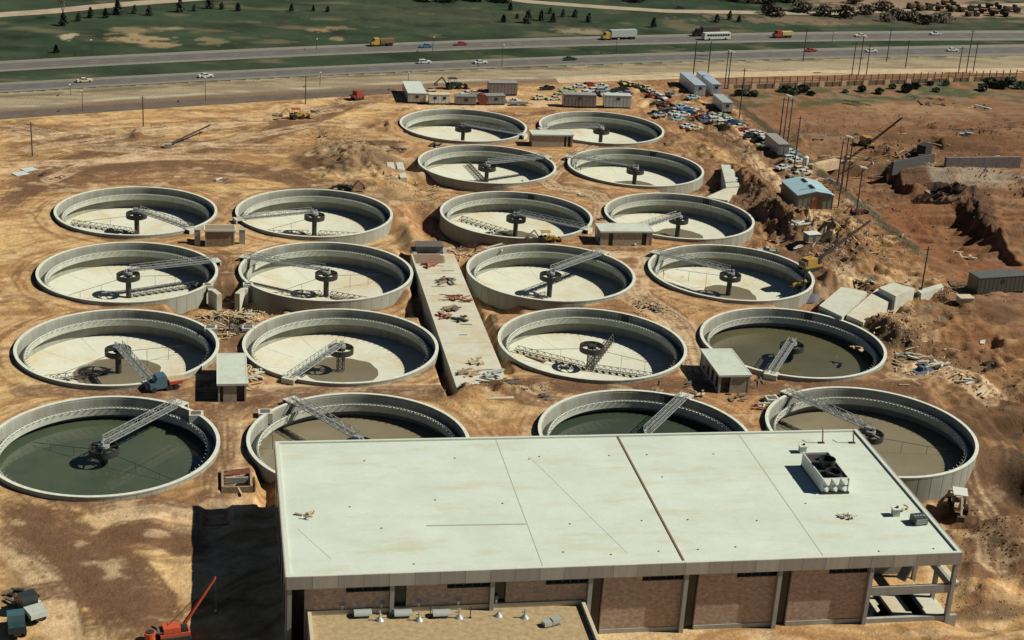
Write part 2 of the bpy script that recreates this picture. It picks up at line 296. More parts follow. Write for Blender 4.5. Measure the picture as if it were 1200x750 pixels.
    for pts, g, w_, tone in TRACKS:
        W_ = [at(a,b) for a,b in pts]
        # smooth the polyline
        sp = []
        for i in range(len(W_)-1):
            p0 = W_[max(0,i-1)]; p1 = W_[i]; p2 = W_[i+1]; p3 = W_[min(len(W_)-1,i+2)]
            for t in (0,.25,.5,.75):
                sp.append(.5*((2*p1)+(-p0+p2)*t+(2*p0-5*p1+4*p2-p3)*t*t+(-p0+3*p1-3*p2+p3)*t**3))
        sp.append(W_[-1])
        for a, b in zip(sp[:-1], sp[1:]):
            x0, x1 = sorted((a.x,b.x)); y0, y1 = sorted((a.y,b.y)); R_ = 4.5
            i0, i1 = np.searchsorted(xs,(x0-R_,x1+R_)); j0, j1 = np.searchsorted(ys,(y0-R_,y1+R_))
            if i1 <= i0 or j1 <= j0: continue
            xx = X[j0:j1,i0:i1]; yy = Y[j0:j1,i0:i1]; ab = b-a; L2 = ab.x**2+ab.y**2
            t = np.clip(((xx-a.x)*ab.x+(yy-a.y)*ab.y)/max(L2,1e-6),0,1); d = np.hypot(xx-a.x-t*ab.x, yy-a.y-t*ab.y)
            k = np.zeros(d.shape)
            for off in (g, g+1.15): k = np.maximum(k, np.exp(-((d-off)/w_)**2))
            k = k*.85*(.15+1.2*n2[j0:j1,i0:i1])
            C[j0:j1,i0:i1] = mixc(C[j0:j1,i0:i1], (.17,.095,.05) if tone < 0 else (.66,.48,.28), k)
    C = mixc(C, (.16,.085,.045), sm(.62,.74,fbm(Xa/4.2,Ya/4.2,4,301))*.5*site_m); C = mixc(C, (.66,.50,.29), sm(.62,.76,fbm(Xa/5.2,Ya/3.2,4,311))*.5*site_m*(1-right))
    C = C*(1+(n3-.5)[...,None]*.42)
    # verge, old road margin and grass
    yb = Ya-quad(Q['brownbot'],Xa); yt = Ya-quad(Q['browntop'],Xa); yv = Ya-quad(Q['verge'],Xa); ye = Ya-quad(Q['EBb'],Xa)
    verge = np.array((.36,.305,.19))
    k = sm(-1,1,yt+n2*3-1.5); C = mixc(C, verge*(1), k*.95)
    C = mixc(C, (.17,.115,.07), np.exp(-((yt+2-n1*4)/6.5)**2)*.85*sm(-70,-20,150-Xa)); C = mixc(C, (.52,.49,.35), np.exp(-((yt-2.5-n1*5)/1.6)**2)*.8*sm(-70,20,220-Xa))
    C = mixc(C, (.25,.19,.12), sm(.5,.64,fbm(Xa/16,Ya/2.5,4,201))*k*.75)
    C = mixc(C, (.11,.105,.06), np.exp(-((yv-4-3*n1)/2.2)**2)*.75*sm(.42,.55,fbm(Xa/9,Ya/3,3,211))*k)
    grass = np.array((.037,.057,.030)); gn = fbm(Xa/14,Ya/10,4,221); g2 = fbm(Xa/60,Ya/30,3,231)
    G = grass*(1+(gn-.5)[...,None]*1.3); G = G*(1-(g2-.5)[...,None]*np.array((.4,.2,.3)))
    G = mixc(G, (.19,.155,.085), sm(.60,.76,fbm(Xa/22,Ya/9,4,241))*.55)
    g3 = fbm(Xa/5,Ya/3.5,4,271)
    kg = sm(-.8,.8,yv-(Xa*0+9)+n2*2); kg = np.where(ye>-2, 1.0, 0.0)
    C = mixc(C, 0*grass, kg*0); C = C*(1-kg[...,None])+G*kg[...,None]
    for (a,b,rx,ry,col,s_) in ((168,46,11,9,(.36,.26,.14),.85),(182,52,8,5,(.36,.26,.14),.7),(192,33,7,4,(.36,.27,.15),.7),(80,43,2.5,6,(.45,.4,.25),.8),(145,36,9,7,(.34,.27,.14),.5),(375,35,6,5,(.34,.25,.14),.7),(393,45,4,4,(.38,.27,.17),.6),(400,33,6,4,(.3,.23,.13),.5),(250,48,8,6,(.3,.25,.13),.5),(680,36,8,6,(.4,.32,.2),.5),
         (1090,8,60,28,(.30,.21,.13),.9),(1150,14,34,14,(.33,.23,.15),.9),(1000,22,60,18,(.17,.12,.075),.5),(930,24,40,8,(.27,.19,.12),.5),(1080,25,40,14,(.08,.075,.05),.7),(500,18,60,20,(.11,.10,.06),.3)):
        c = at(a,b); r = np.hypot((Xa-c.x)/rx,(Ya-c.y)/ry)+(g3-.5)*2.4; C = mixc(C, col, (1-sm(.6,1.1,r))*s_*sm(2,6,Ya-quad(Q['WBt'],Xa)))
    # green strips between the right-hand works and the wall
    gr = sm(176,182,Xa)*sm(0,5,Ya-(508+(Xa-178)*.17))*(1-sm(-6,0,Ya-(536+(Xa-178)*.27)))
    C = mixc(C, (.075,.095,.045), gr*sm(.40,.58,fbm(Xa/9,Ya/5,3,251))*.9); C = mixc(C, (.22,.17,.10), gr*sm(.52,.64,fbm(Xa/7,Ya/6,3,261))*.8)
    fs = np.exp(-((Xa-177.6-.8*n2)/1.0)**2)*sm(350,362,Ya)*(1-sm(512,520,Ya)); C = mixc(C, (.10,.12,.06), fs*.85)
    C = np.clip(C, 0.005, .9).reshape(-1,3)
    me = bpy.data.meshes.new('ground'); nv = nx*ny; nf = len(quads)
    me.vertices.add(nv); me.vertices.foreach_set('co', np.stack([Xf,Yf,Zf],-1).ravel())
    me.loops.add(nf*4); me.loops.foreach_set('vertex_index', quads.ravel().astype(np.int32))
    me.polygons.add(nf); me.polygons.foreach_set('loop_start', np.arange(0,nf*4,4,dtype=np.int32)); me.polygons.foreach_set('loop_total', np.full(nf,4,dtype=np.int32))
    me.polygons.foreach_set('use_smooth', np.ones(nf,bool))
    me.update(calc_edges=True)
    ca = me.color_attributes.new('soil','FLOAT_COLOR','POINT'); ca.data.foreach_set('color', np.concatenate([C,np.ones((nv,1))],1).astype(np.float32).ravel())
    m = bpy.data.materials.new('soil_and_grass'); m.use_nodes = True; n = m.node_tree.nodes; l = m.node_tree.links; b = n['Principled BSDF']; b.inputs['Roughness'].default_value = .95; b.inputs['Specular IOR Level'].default_value = .1
    at_ = n.new('ShaderNodeVertexColor'); at_.layer_name = 'soil'; tc = n.new('ShaderNodeTexCoord')
    nz = n.new('ShaderNodeTexNoise'); nz.inputs['Scale'].default_value = 1.3; nz.inputs['Detail'].default_value = 8; nz.inputs['Roughness'].default_value = .7; l.new(tc.outputs['Object'], nz.inputs['Vector'])
    mr = n.new('ShaderNodeMapRange'); mr.inputs[1].default_value = .3; mr.inputs[2].default_value = .7; mr.inputs[3].default_value = .80; mr.inputs[4].default_value = 1.15; l.new(nz.outputs[0], mr.inputs[0])
    mx = n.new('ShaderNodeVectorMath'); mx.operation = 'SCALE'; l.new(at_.outputs[0], mx.inputs[0]); l.new(mr.outputs[0], mx.inputs['Scale']); l.new(mx.outputs[0], b.inputs['Base Color'])
    bp = n.new('ShaderNodeBump'); bp.inputs['Strength'].default_value = .8; bp.inputs['Distance'].default_value = .4; l.new(nz.outputs[0], bp.inputs['Height']); l.new(bp.outputs[0], b.inputs['Normal'])
    me.materials.append(m); struct(link('ground', me))
build_ground()
# ---------------------------------------------------------------- roads
def ribbon(name, f0, f1, m, z, x0=-420, x1=900, st=8):
    mb = MB(); xs = np.arange(x0, x1+1, st); vs = []
    for x in xs: vs += [(x, f0(x), z), (x, f1(x), z)]
    mb.add(vs, [(2*i,2*i+2,2*i+3,2*i+1) for i in range(len(xs)-1)])
    return struct(mb.build(name, m))
asph = mat('asphalt', (.115,.108,.092), .9, var=.12, scale=.4, bump=.1, bscale=6)
asph2 = mat('dark_asphalt', (.12,.092,.066), .9, var=.2, scale=.25, bump=.1, bscale=6)
shl = mat('shoulder', (.20,.185,.14), .95, var=.15, scale=.5)
wht = mat('road_paint', (.34,.34,.28), .7, var=.1)
q = lambda k: (lambda x: float(quad(Q[k], x)))
mix = lambda a, b, t: (lambda x: q(a)(x)*(1-t)+q(b)(x)*t)
for nm, lo, hi in (('motorway_westbound','WBb','WBt'),('motorway_eastbound','EBb','EBt')):
    ribbon(nm+'_shoulder', mix(lo,hi,-.10), mix(lo,hi,1.14), shl, -.81)
    ribbon(nm, mix(lo,hi,.10), mix(lo,hi,.86), asph, -.79)
    mk = MB()
    for t in (.13,.83):
        xs = np.arange(-420, 900, 8)
        mk.add(sum([[(x, mix(lo,hi,t-.006)(x), -.785),(x, mix(lo,hi,t+.009)(x), -.785)] for x in xs], []), [(2*i,2*i+2,2*i+3,2*i+1) for i in range(len(xs)-1)])
    for t in (.36,.60):
        for x in np.arange(-300, 700, 12.2):
            a = mix(lo,hi,t)
            mk.add([(x,a(x)-.1,-.785),(x+3.4,a(x+3.4)-.1,-.785),(x+3.4,a(x+3.4)+.1,-.785),(x,a(x)+.1,-.785)], [(0,1,2,3)])
    struct(mk.build(nm+'_markings', wht))
ribbon('frontage_road', mix('brownbot','browntop',.02), mix('brownbot','browntop',.85), asph2, -.80, -420, 66)
tan = mat('haul_road_dirt', (.50,.38,.22), .95, var=.2, scale=.3, bump=.2)
ribbon('haul_road', lambda x: q('browntop')(x)-5, lambda x: q('browntop')(x)+3.5, tan, -.78, 120, 900)
def pathway(name, pts, wd, m, z):
    W0 = [at(a,b,0) for a,b in pts]; W_ = []
    for a, b in zip(W0[:-1],W0[1:]):
        for k in range(12): W_.append(a.lerp(b,k/12)); mb = MB(); vs = []
    for p in W_: p.z = gz(p.x,p.y)+.12
    for i, p in enumerate(W_):
        t = (W_[min(i+1,len(W_)-1)]-W_[max(i-1,0)]).normalized(); nrm = Vector((-t.y,t.x,0))*wd/2
        vs += [tuple(p-nrm), tuple(p+nrm)]
    mb.add(vs, [(2*i,2*i+2,2*i+3,2*i+1)[::-1] for i in range(len(W_)-1)]); return struct(mb.build(name, m))
pathway('far_road', [(-60,20),(13,14),(60,11),(120,5),(180,0),(260,-6),(380,-14)], 9, mat('pale_track', (.36,.29,.19), .95, var=.2, scale=.2), 1.2)
pathway('far_track', [(560,-8),(620,0),(700,6),(780,11),(900,13),(980,14),(1060,9),(1190,4),(1300,2)], 8, MATS['pale_track'], 1.4)
# ================================================================ tanks
def stained(name, ca, cb, cs, cd, sc=.14, amt=.6, zs=1.0):
    m = bpy.data.materials.new(name); m.use_nodes = True; n = m.node_tree.nodes; l = m.node_tree.links; b = n['Principled BSDF']; b.inputs['Roughness'].default_value = .9; b.inputs['Specular IOR Level'].default_value = .2
    tc = n.new('ShaderNodeTexCoord'); oi = n.new('ShaderNodeObjectInfo'); ad = n.new('ShaderNodeVectorMath'); ad.operation = 'MULTIPLY_ADD'; l.new(oi.outputs['Random'], ad.inputs[0]); ad.inputs[1].default_value = (90,70,0); mp = n.new('ShaderNodeMapping'); mp.inputs['Scale'].default_value = (1,1,zs); l.new(tc.outputs['Object'], mp.inputs[0]); l.new(mp.outputs[0], ad.inputs[2])
    def nz(s_, d, seed):
        z = n.new('ShaderNodeTexNoise'); z.noise_dimensions = '4D'; z.inputs['W'].default_value = seed; z.inputs['Scale'].default_value = s_; z.inputs['Detail'].default_value = d; z.inputs['Roughness'].default_value = .68; l.new(ad.outputs[0], z.inputs['Vector']); return z.outputs[0]
    def rp(src, a, b_, c0, c1):
        r = n.new('ShaderNodeValToRGB'); r.color_ramp.elements[0].position = a; r.color_ramp.elements[1].position = b_; r.color_ramp.elements[0].color = (*c0,1); r.color_ramp.elements[1].color = (*c1,1); l.new(src, r.inputs[0]); return r.outputs[0]
    def mx(f, a, c):
        x = n.new('ShaderNodeMixRGB'); l.new(f, x.inputs[0]); l.new(a, x.inputs[1]); x.inputs[2].default_value = (*c,1); return x.outputs[0]
    o = rp(nz(sc*4,8,1), .3,.7, ca, cb)
    o = mx(rp(nz(sc,9,2), .47,.66,(0,0,0),(amt,)*3), o, cs)
    o = mx(rp(nz(sc*2.3,9,3), .62,.74,(0,0,0),(amt,)*3), o, cd)
    l.new(o, b.inputs['Base Color']); return m
c_wall = stained('cast_concrete', (.27,.28,.225), (.36,.37,.30), (.23,.20,.145), (.45,.46,.38), .22, .75, .1)
c_floor = stained('floor_screed', (.58,.595,.46), (.68,.69,.54), (.58,.47,.27), (.34,.33,.24), .11, .85)
c_light = stained('pale_concrete', (.48,.50,.40), (.58,.60,.49), (.44,.37,.24), (.32,.31,.24), .35, .6)
c_slab = stained('dusty_slab', (.50,.49,.37), (.62,.61,.48), (.50,.38,.20), (.28,.25,.17), .16, .7)
steel_d = mat('dark_primer_steel', (.030,.030,.026), .6, var=.3)
steel_g = mat('galvanised_steel', (.34,.36,.33), .5, metal=.2, var=.15)
steel_m = mat('weathered_steel', (.12,.105,.085), .7, var=.25)
def water_mat(name, c, c2, rough=.07):
    return mat(name, c, rough, var=.0, scale=.08, col2=c2, bump=.04, bscale=2.5)
w_green = water_mat('murky_green_water', (.050,.072,.046), (.085,.098,.055))
w_deep = water_mat('deep_green_water', (.036,.055,.038), (.052,.070,.046))
w_mud = water_mat('muddy_water', (.19,.165,.10), (.25,.215,.135), .25)
w_olive = water_mat('olive_water', (.17,.145,.085), (.22,.185,.115), .22)
N = 96
FLOOR_EDGE, FLOOR_MID = -5.4, -6.5
wall_me = MB().lathe([(20,-8.5),(20,-.28),(20.06,-.25),(20.06,0),(19.45,0),(19.45,-.3),(19.4,-.34),(19.4,-8.5)], N).mesh('tank_wall', c_wall, True)
_j = MB()
for k in range(48):
    t = 2*math.pi*(k+.5)/48; c, s_ = math.cos(t), math.sin(t)
    for r in (20.012, 19.392):
        _j.obox((r*c,r*s_,-2.7 if r > 20 else -2.6), (.02,.05,4.7), t)
joint_me = _j.mesh('wall_joint', mat('joint_grey', (.27,.275,.23), .9))  # formwork joint lines in a tone close to the wall
rim_me = MB().lathe([(20.08,-.02),(20.08,.07),(19.43,.07),(19.43,-.02)], N).mesh('rim', mat('rim_concrete', (.62,.64,.52), .85, var=.14, scale=.9), True)
laund_me = MB().lathe([(19.39,-2.9),(19.39,-2.6),(18.22,-2.6),(18.22,-1.55),(17.98,-1.55),(17.98,-2.9)], N).mesh('launder_trough', mat('launder_concrete', (.42,.44,.36), .85, var=.14, scale=.5), True)
_b = MB()
for k in range(150):
    t = 2*math.pi*k/150; c, s_ = math.cos(t), math.sin(t)
    _b.obox((18.1*c,18.1*s_,-1.40), (.14,.38,.26), t)
    if k % 2 == 0: _b.beam((17.97*c,17.97*s_,-1.7),(17.5*c,17.5*s_,-1.35),.10)
lip_me = MB().lathe([(18.26,-1.56),(18.26,-1.48),(17.94,-1.48),(17.94,-1.56)], N).mesh('weir_lip', mat('pale_lip',(.62,.65,.53),.8), True)
weir_me = _b.mesh('weir_plates', steel_g)
_unused = MB().lathe([(.01,-.45),(19.4,.75),(19.4,.35),(.01,-.85)], N, closed=False).mesh('tank_floor', c_floor, True)
_fl = MB().lathe([(19.41,FLOOR_EDGE),(7.5,FLOOR_MID+.45),(.02,FLOOR_MID)], N, closed=False)
floor_me = _fl.mesh('tank_floor', c_floor, True)
_fj = MB()
for k in range(12):
    t = 2*math.pi*(k+.3)/12; _fj.beam((7.5*math.cos(t),7.5*math.sin(t),FLOOR_MID+.43),(19.2*math.cos(t),19.2*math.sin(t),FLOOR_EDGE+.0),.07,.03)
fj_me = _fj.mesh('floor_joint', mat('floor_joint', (.36,.37,.29), .9))
def disc_me(name, r, m): return MB().lathe([(r,0),(r*.5,0),(.02,0)], 72, closed=False).mesh(name, m, True)
# centre assembly
_c = MB().tube((0,0,-7.4),(0,0,-2.2),.62,n=16); _c.tube((0,0,-2.2),(0,0,.1),.35,n=12); col_me = _c.mesh('centre_column', steel_d, True)
_c = MB()
for k in range(6):
    t = 2*math.pi*k/6; u = 2*math.pi*(k+1)/6; a=(.8*math.cos(t),.8*math.sin(t)); b=(.8*math.cos(u),.8*math.sin(u))
    _c.beam((*a,-7.3),(*a,-1.8),.13)
    for z in (-7.1,-6,-4.9,-3.8,-2.7): _c.beam((*a,z),(*b,z+1.1),.08); _c.beam((*a,z),(*b,z),.08)
cage_me = _c.mesh('lattice_column', steel_m)
drum_me = MB().lathe([(2.62,-1.95),(2.62,-.75),(2.48,-.75),(2.48,-1.95)], 40).mesh('feed_drum', steel_d, True)
_s = MB()
for k in range(6):
    t = math.pi*k/3; _s.beam((.3*math.cos(t),.3*math.sin(t),-.9),(2.5*math.cos(t),2.5*math.sin(t),-.9),.16,.2)
_s.lathe([(.95,-1.3),(.95,-.6),(.02,-.6)], 16, closed=False)
spoke_me = _s.mesh('drum_spokes', steel_d)
_d = MB().tube((0,0,-.7),(0,0,-.15),1.0,n=18); _d.obox((.5,.2,.15),(1.1,.7,.6),.4); _d.tube((-.5,-.2,-.2),(-.5,-.2,.5),.3,n=10); drive_me = _d.mesh('drive_unit', steel_g, True)
def bridge_parts():
    L0, L1 = .6, 20.3; n = 13; dk = MB(); rl = []
    dk.box(L0,L1,-.5,.5,.10,.16)
    for i in range(n+1):
        x = L0+(L1-L0)*i/n; dk.beam((x,-.75,.05),(x,.75,.05),.09)
    for s_ in (-1,1):
        r = MB(); y = s_*.75
        r.beam((L0,y,.02),(L1,y,.02),.13,.16); r.beam((L0,y,1.12),(L1,y,1.12),.11)
        r.beam((L0,y,.62),(L1,y,.62),.05)
        for i in range(n+1):
            x = L0+(L1-L0)*i/n; r.beam((x,y,.05),(x,y,1.12),.085)
            if i < n: r.beam((x,y,.06 if i%2 else 1.1),(L0+(L1-L0)*(i+1)/n,y,1.1 if i%2 else .06),.065)
        rl.append(r.mesh('side_truss', steel_g))
    return dk.mesh('walkway_deck', mat('grating', (.20,.21,.19), .6, metal=.2)), rl
deck_me, truss_me = bridge_parts()
def rake_mesh(zs=0):
    r = MB(); L0, L1, n = .8, 17.2, 11
    P = lambda i: (L0+(L1-L0)*i/n)
    fl = lambda x: FLOOR_MID+.35+x*.055
    for i in range(n):
        a, b = P(i), P(i+1)
        for y in (-.55,.55): r.beam((a,y,fl(a)+.1),(b,y,fl(b)+.1),.11); r.beam((a,y,fl(a)+.1),((a+b)/2,0,fl(a)+1.25),.07); r.beam(((a+b)/2,0,fl(a)+1.25),(b,y,fl(b)+.1),.07)
        r.beam((a,-.55,fl(a)+.1),(b,.55,fl(b)+.1),.07)
        if i < n-1: r.beam(((a+b)/2,0,fl(a)+1.25),((P(i+1)+P(i+2))/2,0,fl(b)+1.25),.09)
        r.obox(((a+b)/2,0,fl(a)-.12),(.06,1.5,.35),.6)
    return r.mesh('rake_arm', steel_m)
rake_me = rake_mesh()
_t = MB()
_t.beam((1.5,0,-1.6),(15.5,0,-3.6),.07); 
for x in (6.5,11.5): _t.beam((x,0,-1.6-(x-1.5)*.143),(x,0,-6.3),.06)
tie_me = _t.mesh('tie_rod', steel_d)
_t = MB().beam((16.2,0,-5.9),(16.2,0,-.6),.09); _t.beam((16.2,-1.0,-1.2),(16.2,1.0,-1.2),.1,.3); skim_me = _t.mesh('skimmer_post', steel_m)
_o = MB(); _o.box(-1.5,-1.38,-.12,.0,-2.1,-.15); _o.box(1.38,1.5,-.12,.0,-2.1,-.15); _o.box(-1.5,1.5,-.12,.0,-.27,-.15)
_o.box(-1.38,1.38,-.03,.0,-2.1,-.27); shade_panel_me = _o.mesh('shade_panel', mat('painted_shade_dark', (.045,.045,.038), .7))  # dark panel added on the inner wall to stand for a baffle's shade
_p = MB().box(-1.4,1.4,-1.0,1.3,.075,.28); _p.box(-1.4,1.4,1.0,1.3,-2.5,.075); plat_me = _p.mesh('bridge_landing', c_light)
def ang(t, px, py):
    P = at(px, py, .3); return math.atan2(P.y-t[1], P.x-t[0])
TSPEC = {
 'A1': dict(b=(220,266), rake=(165,260), pud=0, cage=0, tie=1, lab='round settling tank at the far left back with an orange-stained pale floor', stain=1),
 'A2': dict(b=(247,305), rake=(15,), pud=0, cage=0, tie=2, lab='leftmost round tank of the second row, its walkway running to the right rim', skim=(-20,)),
 'A3': dict(b=(175,445), rake=(200,), pud=8.4, cage=0, tie=2, lab='round settling tank with a brown puddle under its drum, beside the red and blue truck', skim=(-60,)),
 'A4': dict(b=(206,473.5), rake=(135,), water=('w',-4.0), cage=0, tie=2, lab='round settling tank full of murky green water in the near left corner of the plant', skim=()),
 'B1': dict(b=(289,255), rake=(190,-20), pud=0, cage=0, tie=1, lab='empty round tank in the back row, right of the squat brown block house'),
 'B2': dict(b=(294,301), rake=(195,-35), pud=0, cage=0, tie=2, lab='round tank with timber strewn on its floor, left of the concrete deck', lum=1),
 'B3': dict(b=(343,440), rake=(), pud=7.6, cage=1, tie=0, lab='round tank with olive puddle and lattice column, right of the small white pump house'),
 'B4': dict(b=(343,468), rake=(), water=('m',-4.4), cage=1, tie=0, lab='round tank of muddy water half hidden behind the left end of the white roof', skim=(160,)),
 'C1': dict(b=(612,157), rake=(195,), pud=0, cage=0, tie=0, lab='farthest round tank, just in front of the row of site trailers'),
 'C2': dict(b=(641,183), rake=(100,), pud=0, cage=0, tie=0, lab='round tank with light walkway reaching right, beside the spoil bank', skim=(5,)),
 'C3': dict(b=(686,267), rake=(140,), pud=5.5, cage=0, tie=0, lab='round tank with a yellow backhoe parked by its near rim', wall_shade=68),
 'C4': dict(b=(709,294), rake=(215,), pud=0, cage=0, tie=0, lab='round tank right of the concrete deck, pale walkway reaching its far right rim'),
 'C5': dict(b=None, rake=(150,-30,60), pud=0, cage=1, tie=2, lab='round tank without a walkway, its open lattice column casting a ring shadow', wall_shade=55, lum=2),
 'C6': dict(b=(803,463), rake=(), water=('d',-4.1), cage=0, tie=0, lab='round tank of deep green water cut off by the middle of the white roof', wall_shade=62),
 'D1': dict(b=(645,150), rake=(), pud=0, cage=0, tie=0, lab='farthest right-hand round tank, in front of the crowded car park'),
 'D2': dict(b=(669,183), rake=(), pud=6.5, cage=0, tie=0, lab='round tank beside the pale culvert and spoil heap on the right', skim=(172,), wall_shade=60),
 'D3': dict(b=(753,265), rake=(), pud=7, cage=0, tie=0, lab='round tank directly behind the wide tan pump house', wall_shade=52),
 'D4': dict(b=(777,297), rake=(), pud=7, cage=0, tie=1, lab='empty round tank with the yellow crane beside its right rim', skim=(170,)),
 'D5': dict(b=(904,437), rake=(), water=('o',-4.2), cage=0, tie=0, lab='round tank of olive green water, its walkway dropping to the near rim', wall_shade=60),
 'D6': dict(b=(925,459), rake=(160,), water=('m',-4.7), cage=0, tie=2, lab='round tank of muddy water at the right end of the white roof', dark=1),
}
def puddle_me(r):
    mb = MB(); n_ = 64; a1, a2, a3 = (random.uniform(0,6) for _ in range(3)); vs = [(0,0,0)]
    for i in range(n_):
        t_ = 2*math.pi*i/n_; rr = r*(1+.05*math.sin(2*t_+a1)+.035*math.sin(5*t_+a2)+.02*math.sin(11*t_+a3)); vs.append((rr*math.cos(t_),rr*math.sin(t_),0))
    mb.add(vs, [(0,i+1,(i+1)%n_+1) for i in range(n_)]); return mb.mesh('puddle', w_olive)
LUM = {}
disc_w = {'w': disc_me('water_surface', 19.38, w_green), 'd': disc_me('water_surface', 19.38, w_deep), 'm': disc_me('water_surface', 19.38, w_mud), 'o': disc_me('water_surface', 19.38, water_mat('olive_tank_water', (.085,.082,.042), (.12,.108,.056)))}
for k, sp in TSPEC.items():
    tx, ty = TANKS[k]; t = thing('settling_tank', sp['lab'], 'tank', (tx,ty,0), 0, 'round concrete settling tanks')
    link('wall', wall_me, t, rz=random.uniform(0,6)); link('rim', rim_me, t, rz=random.uniform(0,6)); lt = link('launder_trough', laund_me, t)
    jj = link('wall_joints', joint_me, t); stuff(jj)
    stuff(link('weir_plates', weir_me, lt, rz=random.uniform(0,6))); link('weir_lip', lip_me, lt)
    rzf = random.uniform(0,6); fo = link('floor', floor_me, t, rz=rzf); link('floor_joints', fj_me, fo)
    if sp.get('water'):
        link('water', disc_w[sp['water'][0]], t, (0,0,sp['water'][1]), random.uniform(0,6))
    elif sp.get('pud'):
        link('puddle', puddle_me(sp['pud']), t, (random.uniform(-.2,.6),random.uniform(-.6,0),FLOOR_MID+.060*sp['pud']+.02), 0)
    if not (sp.get('water') and k in ('D5',)) or True:
        link('centre_column', cage_me if sp['cage'] else col_me, t)
        dr = link('feed_drum', drum_me, t, rz=random.uniform(0,1)); link('drum_spokes', spoke_me, dr)
    if sp['b']:
        a = ang((tx,ty), *sp['b'])
        br = link('walkway_bridge', deck_me, t, (0,0,0), a)
        for m in truss_me: link('side_truss', m, br)
        link('drive_unit', drive_me, t, rz=a)
        link('bridge_landing', plat_me, t, (20.2*math.cos(a),20.2*math.sin(a),0), a-math.pi/2)
    for r in sp['rake']: link('rake_arm', rake_me, t, (0,0,0), math.radians(r))
    if sp['tie']:
        base = math.radians((sp['rake'][0] if sp['rake'] else 120)+12)
        for i in range(sp['tie']*1): link('tie_rod', tie_me, t, rz=base+math.pi*i)
    for r in sp.get('skim', ()): link('skimmer_post', skim_me, t, rz=math.radians(r))
    if sp.get('wall_shade'):
        a = math.radians(sp['wall_shade']); link('wall_shade_panel', shade_panel_me, t, (19.40*math.cos(a),19.40*math.sin(a),0), a-math.pi/2)
    if sp.get('stain'):
        st = MB(); pts = []
        for i in range(28):
            u = 2*math.pi*i/28; rr = 1+.25*random.random(); X_, Y_ = -10+5.2*rr*math.cos(u), -5.2+3.2*rr*math.sin(u)
            pts.append((X_, Y_, FLOOR_MID+.45+(math.hypot(X_,Y_)-7.5)*.0546+.03 if math.hypot(X_,Y_) > 7.5 else FLOOR_MID+.49))
        st.add(pts, [tuple(range(28))]); st.build('rust_stain', mat('orange_stain', (.58,.38,.16), .9, var=.1, scale=.4), t)
    if sp.get('lum'):
        for i in range(10 if sp['lum'] == 1 else 3):
            bm = MB(); X_, Y_ = (random.uniform(2,13), random.uniform(-13,-2)) if sp['lum'] == 1 else (-11+i*.5, 4.5-i*.1)
            L = random.uniform(2,5); a = random.uniform(-.9,.3) if sp['lum'] == 1 else -.75
            bm.obox((0,0,0),(L,random.choice((.3,.6)),.3)); r_ = math.hypot(X_,Y_)
            o = bm.build('timber_baulk', mat('weathered_timber', (.30,.22,.13), .9, var=.3, scale=2), None)
            o.location = (tx+X_,ty+Y_, FLOOR_MID+.060*r_+.0647*0+.25); o.rotation_euler[2] = a
            o['_x'] = tx+X_; LUM.setdefault(sp['lum'], []).append(o)
for kk_, L_ in LUM.items():
    L_.sort(key=lambda o: o['_x'])
    for i, o in enumerate(L_):
        del o['_x']; tag(o, '%s timber from the left on the floor of the %s' % (ORD[i], 'cluttered tank' if kk_ == 1 else 'lattice column tank'), 'timber', 'timbers on the '+('cluttered' if kk_ == 1 else 'lattice column')+' tank floor')
# wing walls and hatch pads between tanks of the left group
def wing(label, x, y, flip):
    t = thing('wing_wall', label, 'wall', (x,y,0)); s_ = -1 if flip else 1
    m = MB(); m.prism([(0,0),(s_*1.6,-.4),(s_*3.0,-3.6),(s_*1.9,-4.0),(s_*.8,-1.4),(0,-1.2)][::s_], -5.5, -.6); m.build('wing', c_light, t)
    MB().box(-1.1,1.1,-.2,1.4,-.62,.11).build('coping_pad', c_light, t); MB().box(-.7,.7,.1,1.1,.112,.16).build('hatch', steel_m, t)
wing('pale angled concrete wing wall at the right rim of the left column tank beside the rubble gap', -2.2, 336.2, False)
wing('pale angled concrete wing wall at the left rim of the cluttered tank beside the rubble gap', 6.6, 336.6, True)
for i, (px_, py_, lb) in enumerate(((247,383,'square hatch pad beside the upper right rim of the tank with the brown puddle'),(291,383,'square hatch pad on the upper left rim of the tank with the olive puddle'),
                     (230,484,'square hatch pad on the right rim of the near left green water tank'),(311,482,'square hatch pad left of the near muddy tank'),(905,466,'square hatch pad left of the right-hand muddy tank'))):
    P = at(px_,py_,.1); t = thing('hatch_pad', lb, 'hatch', (P.x,P.y,0), 0, 'hatch pads by the tank rims')
    MB().box(-1.3,1.3,-1.1,1.1,-2.0,.12).build('pad', c_light, t); MB().box(-.85,.85,-.7,.7,.125,.2).build('lid', steel_m, t)
